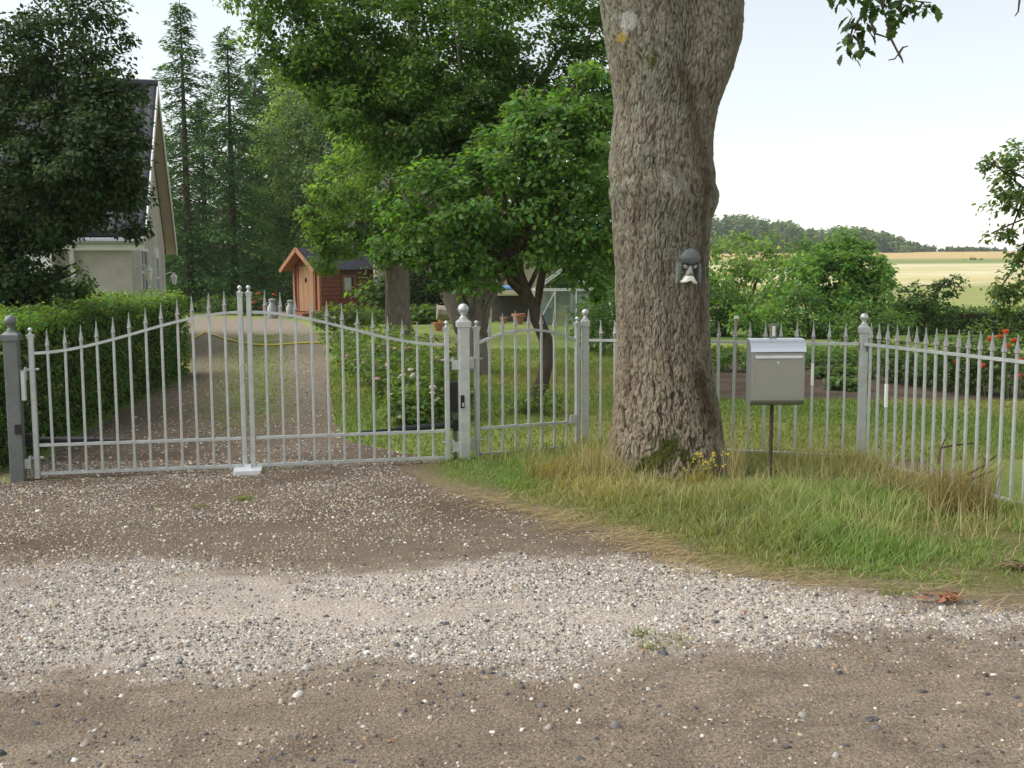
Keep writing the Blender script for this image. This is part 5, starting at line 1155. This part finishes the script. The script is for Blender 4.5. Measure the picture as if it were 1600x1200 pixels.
mb = sb(); mb.box(S(.78, .055, 1.28), (.3, .006, .4), fx_, sx_, ZU); mb.build('hole_dark', black, SHED)  # black sheet standing for the dark inside the diamond hole
for f_ in (.29, 1.27): mb = sb(); mb.box(S(f_, .028, .98), (.09, .05, 1.66), fx_, sx_, ZU); mb.build('door_jamb', redw, SHED)
mb = sb(); s0, s1, z0, z1 = 1.06, 1.60, .84, 1.42
for s_ in (s0, s1): mb.box(S(-.015, s_, (z0 + z1) / 2), (.07, .09, z1 - z0 + .09), fx_, sx_, ZU)
for z in (z0, z1): mb.box(S(-.013, (s0 + s1) / 2, z), (.065, s1 - s0 - .09, .09), fx_, sx_, ZU)
wn = mb.build('window', material('brown_frame', (.24, .14, .08), rough=.7, vary=.2, scale=8), SHED)
mb = sb(); mb.box(S(.012, (s0 + s1) / 2, (z0 + z1) / 2), (.008, s1 - s0 - .09, z1 - z0 - .09), fx_, sx_, ZU); mb.build('pane', glassm, wn)
mb = sb(); ns = 14
for k in range(ns):
    t = s0 + .07 + (s1 - s0 - .2) * k / ns; mb.box(S(.004 + .004 * (k % 2), t + .014, (z0 + z1) / 2 + .0), (.004, .03, z1 - z0 - .10), fx_, sx_, ZU)
mb.build('curtain', material('white_curtain', (.55, .56, .57), rough=.9), wn)
for f0, f1, zz0, zz1 in ((-.22, WF / 2, ze_s - .17, zr_s + .03), (WF + .22, WF / 2, ze_s - .17, zr_s + .03)):
    mb = sb(); pr = []; sv = -.42; 
    while sv < LS + .2: pr += [(sv, 0), (sv + .05, .028), (sv + .08, .028), (sv + .13, 0)]; sv += .2
    n_ = len(pr); vs = [S(f0, a, zz0 + b + .04) for a, b in pr] + [S(f1, a, zz1 + b + .04) for a, b in pr] + [S(f0, a, zz0 + .015) for a, b in pr] + [S(f1, a, zz1 + .015) for a, b in pr]
    fs = [(i, i + 1, n_ + i + 1, n_ + i) for i in range(n_ - 1)] + [(2 * n_ + i, 3 * n_ + i, 3 * n_ + i + 1, 2 * n_ + i + 1) for i in range(n_ - 1)] + [(i, 2 * n_ + i, 2 * n_ + i + 1, i + 1) for i in range(n_ - 1)]
    mb.add(vs, fs); mb.build('roof', slatem, SHED)
    mb = sb(); A_, B_ = S(f0, -.44, zz0), S(f1, -.44, zz1); d_ = B_ - A_; L_ = d_.length; d_.normalize(); nn = sx_.cross(d_).normalized(); mb.box((A_ + B_) / 2, (.03, .14, L_ + .04), sx_, nn, d_); mb.build('bargeboard', honey2, SHED)
    mb = sb(); A_, B_ = S(f0, -.19, zz0 - .01), S(f1, -.19, zz1 - .01); mb.box((A_ + B_) / 2, (.46, .02, L_ - .02), sx_, nn, d_); mb.build('soffit_board', honey2, SHED)
mb = sb(); mb.box(S(WF / 2, LS / 2 - .35, .05), (WF + .1, LS + .9, .14), fx_, sx_, ZU); mb.build('plinth', redw, SHED)

# milk cans
canm = material('grey_can', (.30, .30, .29), rough=.5, metal=.4, vary=.15, scale=10)
def can(px, D, s_, label):
    p = ap(px, 480, D); root = thing('milk_can', (p.x, p.y, hz(p.x, p.y)), label, 'milk can', 'old milk cans by the shed')
    mb = MB(); mb.lathe([(.001, 0), (.17 * s_, 0), (.175 * s_, .05), (.17 * s_, .36 * s_), (.10 * s_, .48 * s_), (.10 * s_, .55 * s_), (.13 * s_, .57 * s_)], n=14); auto(mb.build('body', canm, root))
    mb = MB(); mb.lathe([(.125 * s_, .571 * s_), (.125 * s_, .62 * s_), (.04 * s_, .65 * s_), (.001, .655 * s_)], n=14); auto(mb.build('lid', canm, root))
    for sg in (-1, 1): mb = MB(); mb.tube([(sg * .1 * s_, 0, .52 * s_), (sg * .17 * s_, 0, .5 * s_), (sg * .18 * s_, 0, .42 * s_), (sg * .15 * s_, 0, .38 * s_)], .012 * s_, 6); mb.build('handle', canm, root)
can(425.5, 37.4, 1.05, 'grey milk can standing clear left of the red shed'); can(454, 38.0, .95, 'grey milk can close to the shed door')
# yellow hose across the drive
yel = material('yellow_hose', (.62, .52, .06), rough=.5)
P_ = [gp(*q) for q in ((299, 531), (310, 526), (320, 521), (335, 525), (352, 531), (375, 537), (400, 540.5), (430, 541), (465, 538), (500, 537), (526, 535))]
mb = MB(); mb.tube([Vector((p.x, p.y, hz(p.x, p.y) + .025)) for p in P_], .022, 6); o = mb.build('garden_hose', yel, smooth=True); tag(o, 'yellow hose lying right across the gravel driveway', 'hose')

# ================================================================== GREENHOUSE, LEAN-TO, SHED BEHIND
alu = material('white_aluminium', (.66, .67, .66), rough=.4, metal=.3)
ghm = material('old_glass', (.55, .60, .58), rough=.12, spec=.6, glass=.85)
g0 = ap(836, 500, 31); g1 = ap(928, 500, 31.6); gx0, gx1 = g0.x, g1.x
GHS = thing('greenhouse', (gx0, 31, 0), 'small aluminium framed greenhouse behind the leaning fruit tree', 'greenhouse')
def gb(): return MB(GHS.location)
GWd = gx1 - gx0; GD = 2.4; ge, ga = 1.02, 1.62
def bar_(name, a, b, r=.024): mb = gb(); mb.tube([a, b], r, 4); return mb.build(name, alu, GHS)
for y_ in (31, 31 + GD):
    for u in (0, .33, .68, 1): bar_('post', (gx0 + GWd * u, y_, 0), (gx0 + GWd * u, y_, ge))
    bar_('rail', (gx0, y_, ge), (gx1, y_, ge), .026); bar_('rafter', (gx0, y_, ge), (gx0 + GWd / 2, y_, ga)); bar_('rafter', (gx1, y_, ge), (gx0 + GWd / 2, y_, ga))
bar_('brace', (gx0 + GWd * .12, 31.02, .3), (gx0 + GWd * .34, 31.02, ge)); bar_('ridge', (gx0 + GWd / 2, 31, ga), (gx0 + GWd / 2, 31 + GD, ga))
for x_ in (gx0, gx1): bar_('rail', (x_, 31, ge), (x_, 31 + GD, ge), .024)
for u0, u1 in ((0, .33), (.33, .68), (.68, 1)): mb = gb(); mb.box((gx0 + GWd * (u0 + u1) / 2, 31.03, ge / 2), (GWd * (u1 - u0) - .04, .005, ge - .05)); mb.build('pane', ghm, GHS)
mb = gb(); mb.box((gx0 + GWd * .78, 31.9, .42), (.5, .5, .84)); mb.build('bench', material('grey_bench', (.28, .30, .31), rough=.7), GHS)
mb = gb(); mb.lathe([(.16, 0), (.2, .5), (.19, .5)], (gx0 + .35, 31.8, 0), 12); mb.build('water_tub', material('blue_tub', (.09, .15, .26), rough=.5), GHS)
cream_w = material('cream_boards', (.50, .47, .31), rough=.8, vary=.12, scale=3, stretch=(1, 1, 10))
b0 = ap(766, 480, 37); b1 = ap(862, 480, 37.5)
SH2 = thing('shed', (b0.x, 37, 0), 'cream boarded shed half hidden behind greenhouse and lean-to', 'shed')
mb = MB(SH2.location); wx2 = b1.x - b0.x; mb.prism([(0, 0), (wx2, 0), (wx2, 1.5), (wx2 * .62, 2.35), (0, 1.5)], (b0.x, 37, 0), (1, 0, 0), ZU, (0, 1, 0), 2.5); mb.build('wall', cream_w, SH2)
for a, b, u in (((b0.x - .12, 1.42), (b0.x + wx2 * .62, 2.42), -1), ((b1.x + .12, 1.38), (b0.x + wx2 * .62, 2.42), 1)):
    mb = MB(SH2.location); A_, B_ = Vector((a[0], 38.2, a[1])), Vector((b[0], 38.2, b[1])); d_ = (B_ - A_); L_ = d_.length; d_.normalize(); mb.box((A_ + B_) / 2, (2.9, .05, L_), (0, 1, 0), Vector((0, 1, 0)).cross(d_), d_); mb.build('roof', zincm, SH2)
    mb = MB(SH2.location); mb.box((A_ + B_) / 2 - Vector((0, 1.47, 0)), (.03, .12, L_), (0, 1, 0), Vector((0, 1, 0)).cross(d_), d_); mb.build('bargeboard', whitew, SH2)
l0 = ap(768, 480, 33.5); l1 = ap(830, 480, 33.5); LT = thing('lean_to', (l0.x, 33.5, 0), 'low dark log shelter with rolled blue cover on its roof', 'shelter'); Wl = l1.x - l0.x
greyd = material('dark_boards', (.10, .09, .08), rough=.9, vary=.3, scale=5)
mb = MB(LT.location); mb.box((l0.x + Wl / 2, 34.4, .4), (Wl, .04, .8)); mb.build('back_wall', greyd, LT)
for x_ in (l0.x + .04, l1.x - .04): mb = MB(LT.location); mb.box((x_, 33.55, .43), (.07, .07, .86)); mb.build('post', greyd, LT)
mb = MB(LT.location); mb.box((l0.x + Wl / 2, 33.95, .93), (Wl + .15, 1.0, .12)); mb.build('roof', cream_w, LT)
mb = MB(); mb.tube([(l0.x + .05, 33.6, 1.065), (l1.x - .05, 33.62, 1.06)], .075, 10, jit=.08); o = mb.build('blue_cover', material('blue_tarp', (.13, .30, .62), rough=.45, vary=.2, scale=8), smooth=True); tag(o, 'rolled blue tarpaulin lying on the low shelter roof', 'tarpaulin')
mb = MB(LT.location); mb.box((l0.x + Wl * .5, 33.9, .14), (Wl * .8, .35, .06)); mb.build('shelf', greyd, LT)
terr = material('terracotta', (.42, .19, .11), rough=.85, vary=.15, scale=12)
def pot(px, py, D, r_, label):
    p = ap(px, py, D); mb = MB((p.x, p.y, 0)); mb.lathe([(.6 * r_, 0), (r_ * .95, r_ * 1.3), (r_ * 1.1, r_ * 1.3), (r_ * 1.1, r_ * 1.65), (r_ * .9, r_ * 1.65), (r_ * .8, r_ * 1.2)], (p.x, p.y, 0), 14); o = mb.build('flower_pot', terr); o.location = (p.x, p.y, hz(p.x, p.y)); auto(o); tag(o, label, 'pot', 'terracotta pots in the garden')
pot(810, 496, 32.3, .19, 'round terracotta pot before the dark log shelter'); pot(787, 492, 32.8, .11, 'smaller terracotta pot left in front of the log shelter'); pot(693, 496, 31, .18, 'terracotta pot between the lime tree and the forked tree'); pot(685, 508, 29, .14, 'low terracotta pot on the lawn near the lime tree')
# pale bark disc / log behind the fork
mb = MB(); p = ap(697, 490, 30); mb.tube([(p.x - .25, p.y, .45), (p.x + .3, p.y + .1, .42)], .2, 10, jit=.08); o = mb.build('log', barkl); tag(o, 'pale cut log lying left of the forked trunk', 'log')

# ================================================================== PLANTS
def plant(px, D, r_, h_, n, leaf_, base, label, group, name='leafy_plant', cat='plant', fl=None, nfl=0, py=None, fs=.05, stems=4):
    p = ap(px, 480, D); z0 = hz(p.x, p.y); root = thing(name, (p.x, p.y, z0), label, cat, group)
    P = rng.normal(0, 1, (n, 3)); P = unit(P) * (rng.random(n) ** .4)[:, None] * np.array([r_, r_, h_ * .5]) + np.array([0, 0, h_ * .55]); P[:, 2] = np.maximum(P[:, 2], .02)
    O = P - np.array([0, 0, h_ * .4]); clp = 1 + .3 * fbm(P[:, 0] * 4 + D, P[:, 1] * 4, P[:, 2] * 5 + px, 2)[:, None]
    me = scatter('foliage', P, O * .5 / max(r_, .1) + rng.normal(0, .4, (n, 3)) + np.array([0, 0, .8]), O / max(r_, .1) + rng.normal(0, .6, (n, 3)), leaf_ * rng.uniform(.6, 1.25, n), leaf_cols(n, base, np.clip(clp, .5, 1.6)), LEAF4, lm_mid, 1.1)
    o = link('foliage', me, root); o['kind'] = 'stuff'
    mb = MB()
    for _ in range(stems): q = P[rng.integers(n)]; mb.tube([(q[0] * .2, q[1] * .2, -.03), (q[0] * .6, q[1] * .6, q[2] * .6), tuple(q)], [.012, .009, .005], 5)
    mb.build('stem', material('green_stem', (.08, .11, .035), rough=.7), root)
    if nfl:
        for _ in range(nfl):
            k = rng.integers(n); q = Vector(P[k]) * 1.03; q.z = P[k][2] + .02
            if q.y > .1: q.y = -q.y
            mb = MB(q); f = fs * rng.uniform(.7, 1.3); mb.lathe([(.15 * f, -.2 * f), (.75 * f, .0), (1.0 * f, .4 * f), (.75 * f, .7 * f), (.55 * f, .45 * f), (.3 * f, .75 * f), (.05 * f, .8 * f)], q, 7); m_ = mb.mesh('blossom', fl); 
            link('blossom', m_, root, q, (rng.normal(0, .5), rng.normal(0, .5), 0))
    return root
pink = material('pink_petal', (.62, .36, .33), rough=.6); pale_p = material('pale_petal', (.62, .55, .46), rough=.6); redf = material('scarlet_petal', (.62, .055, .015), rough=.55)
rose_l = [(560, 17.5, .55, .55, 'low rose bush with pale flowers nearest the drive bend'), (588, 15.2, .5, .62, 'rose bush with pink blooms behind the sloping gate rail'), (625, 16.6, .6, .7, 'rose bush before the thick lime trunk'), (622, 13.2, .42, .6, 'dark leaved rose bush low behind the gate bars'), (655, 12.4, .4, .62, 'rose bush with two pink blooms behind the last gate bars'), (662, 15.0, .55, .7, 'taller rose bush left of the lock post'), (695, 11.6, .32, .58, 'rose bush just behind the lock post and control box'), (600, 20.5, .7, .6, 'far rose bush near the lime tree foot'), (545, 21.5, .6, .55, 'roundish rose bush at the inner bend of the drive'), (690, 13.8, .45, .6, 'rose bush left of the forked trunk foot'), (642, 11.2, .3, .4, 'low leafy rose shoot close behind the gate opener')]
for i, (px, D, r_, h_, lb) in enumerate(rose_l): plant(px, D, r_, h_, 950 if D < 14 else 800, .055 + D * .0012, (.14, .205, .052) if i % 3 else (.11, .17, .042), lb, None, 'rose_bush', 'rose bush', pink if i % 2 else pale_p, 6 if D > 16 else 7, fs=.035)
plant(535, 28, .8, .72, 1300, .13, (.105, .155, .04), 'light green round shrub before the red shed side wall', None, 'bush', 'bush', pink, 3, fs=.09)
plant(572, 31, .7, .55, 900, .12, (.095, .15, .035), 'low bright shrub in front of the shed corner', None, 'bush', 'bush')
plant(392, 40, .7, .75, 900, .12, (.06, .11, .03), 'dark green shrub at the back of the drive', None, 'bush', 'bush', redf, 2, fs=.1)
plant(412, 40.6, .5, .9, 700, .11, (.045, .09, .025), 'shrub with red flowers left of the milk cans', None, 'bush', 'bush', redf, 9, fs=.09)
plant(345, 41, 1.0, .7, 900, .13, (.075, .125, .03), 'yellowish low shrub behind the hedge end', None, 'bush', 'bush')
plant(460, 44, .9, 1.5, 900, .14, (.05, .09, .025), 'shady bush beside the red shed door', None, 'bush', 'bush')
plant(655, 33, .55, .5, 420, .22, (.15, .22, .06), 'pale hosta clump behind the lime trunk', 'hostas in the shade', 'hosta'); plant(675, 33.5, .5, .5, 400, .22, (.13, .2, .055), 'second hosta clump beside the terracotta pot', 'hostas in the shade', 'hosta')
for i, (px, D, r_, h_, lb) in enumerate([(672, 38, 1.4, 2.4, 'dark evergreen bush behind the hostas'), (720, 39, 1.4, 2.6, 'dark evergreen bush behind the forked trunk'), (640, 41, 1.3, 2.6, 'dark evergreen bush behind the lime trunk'), (592, 42, 1.2, 2.4, 'dark bush right behind the shed corner'), (905, 36, 1.3, 2.2, 'dark green bush above the greenhouse'), (950, 34, 1.0, 1.9, 'bush left of the big trunk behind the netting'), (755, 41, 1.3, 2.7, 'tall evergreen bush left of the cream shed')]):
    plant(px, D, r_, h_, 2200, .19, (.026, .05, .016) if i < 4 else (.05, .09, .025), lb, None, 'bush', 'bush')
# sapling shoots round the leaning trunk
plant(850, 11.9, .2, .34, 200, .06, (.12, .18, .035), 'bright shoots at the foot of the leaning fruit tree', None, 'sucker_shoots', 'shoots'); plant(812, 12.1, .2, .16, 160, .05, (.11, .17, .04), 'dark weeds left of the leaning trunk foot', None, 'weed', 'plant')
# vegetables in rows
vl = ['leafy vegetable plant in the soil bed']
k_ = 0
for D, pxs in ((14.3, (1312, 1340)), (15.7, (1285, 1322, 1348)), (17.2, (1130, 1170, 1205, 1240, 1275, 1300, 1330, 1352)), (18.6, (1115, 1135, 1160, 1185, 1215, 1240, 1265, 1290, 1320, 1345, 1370))):
    for px in pxs:
        plant(px + rng.normal(0, 4), D + rng.normal(0, .15), .16 if D < 16 else .25, .17 if D < 16 else .3, 170, .085, (.12, .195, .05) if k_ % 3 else (.15, .22, .08), 'leafy green vegetable plant in the dark soil bed behind the fence', 'vegetables in the soil bed', 'vegetable_plant', 'vegetable'); k_ += 1
for i, (px, D) in enumerate(((925, 21), (940, 20), (955, 22), (948, 24))): plant(px, D, .45, 1.1 + .15 * i, 700, .1, (.075, .135, .04), ['tall bean plant beside the slim gate post', 'bean plant nearest the big trunk edge', 'bean plant half behind the big trunk', 'far bean plant behind the others by the trunk'][i], 'bean plants by the big trunk', 'bean_plant', 'plant')
for i, (a, b, lb) in enumerate([((938, 500, 20.5), (938, 455, 20.5), 'upright thin cane among the bean plants'), ((952, 472, 20.7), (962, 508, 20.5), 'leaning thin cane beside the big trunk edge')]):
    mb = MB(); A_, B_ = ap(*a), ap(*b); A_.z = max(A_.z, 0) ; mb.tube([(A_.x, A_.y, 0) if i == 0 else A_, B_], .012, 5); o = mb.build('garden_cane', whitew); tag(o, lb, 'cane', 'garden canes')
# stakes
for px, top, D, s_, mat_, lb in ((1150, 498, 14.5, .035, material('stake_wood', (.27, .22, .16), rough=.9, vary=.3, scale=15), 'wooden stake with pale top behind the fence by the trunk'),):
    p = ap(px, top, D); root = thing('garden_stake', (p.x, p.y, 0), lb, 'stake'); mb = MB(); mb.box((0, 0, p.z / 2), (s_, s_, p.z), bev=.006); mb.build('shaft', mat_, root); mb = MB(); mb.box((.005, 0, p.z + .02), (s_ + .02, s_ + .01, .04)); mb.build('pale_top', whitew, root)
# poppies
pop = [(1571, 521, 13.2), (1548, 532, 13.6), (1573, 543, 13.0), (1495, 568, 13.8), (1535, 574, 13.4), (1593, 565, 13.1), (1562, 529, 13.7), (1585, 535, 13.4), (1590, 590, 13)]
pm_l = [('poppy', 'scarlet poppy on a tall stem behind the right fence panel', 'scarlet poppies behind the right fence')]
for i, (px, py, D) in enumerate(pop):
    p = ap(px, py, D); z0 = hz(p.x, p.y); root = thing('poppy', (p.x, p.y, z0), 'scarlet poppy on a tall stem behind the right fence panel', 'flower', 'scarlet poppies behind the right fence'); h_ = p.z - z0
    mb = MB(); mb.tube([(.05, 0, 0), (.02, .01, h_ * .5), (0, 0, h_)], .005, 5); mb.build('stem', MATS['green_stem'], root)
    mb = MB(); r_ = .04; mb.lathe([(.005, -.012), (r_ * .6, -.004), (r_ * 1.0, .022), (r_ * 1.02, .045), (r_ * .92, .046), (r_ * .5, .012), (.004, .006)], (0, 0, h_), 9); 
    o = mb.build('petals', redf, root); o.rotation_euler = (0, 0, 0)
for i, (px, D, r_, h_, lb) in enumerate([(1480, 14.2, .35, .7, 'leafy poppy clump behind the right fence panel'), (1525, 13.8, .36, .72, 'tallest flowering clump behind the right fence panel'), (1580, 13.5, .42, .75, 'leafy clump at the right edge behind the fence'), (1440, 14.8, .35, .45, 'low leafy clump right of the corner post'), (1555, 15.2, .5, .85, 'dark clump behind the poppies'), (1405, 15.2, .35, .5, 'dusky clump directly right of the corner post')]):
    plant(px, D, r_, h_, 620, .085, (.085, .14, .042) if i % 2 else (.11, .17, .05), lb, None, 'border_plant', 'plant', stems=8)

# ================================================================== AIR
hzb = bpy.data.materials.new('thin_haze'); hzb.use_nodes = True; n_ = hzb.node_tree; n_.nodes.clear()
ho = n_.nodes.new('ShaderNodeOutputMaterial'); pv = n_.nodes.new('ShaderNodeVolumePrincipled'); pv.inputs['Color'].default_value = (.92, .96, 1, 1); pv.inputs['Density'].default_value = .0003
n_.links.new(pv.outputs[0], ho.inputs['Volume'])
mb = MB(); x1_, y1_ = float(max(-XS[0], XS[-1])) + 20, float(YS[-1]) + 20
mb.box((0, (y1_ - 60) / 2, 16.4), (2 * x1_, y1_ + 60, 35)); o = mb.build('haze', hzb); o['kind'] = 'stuff'
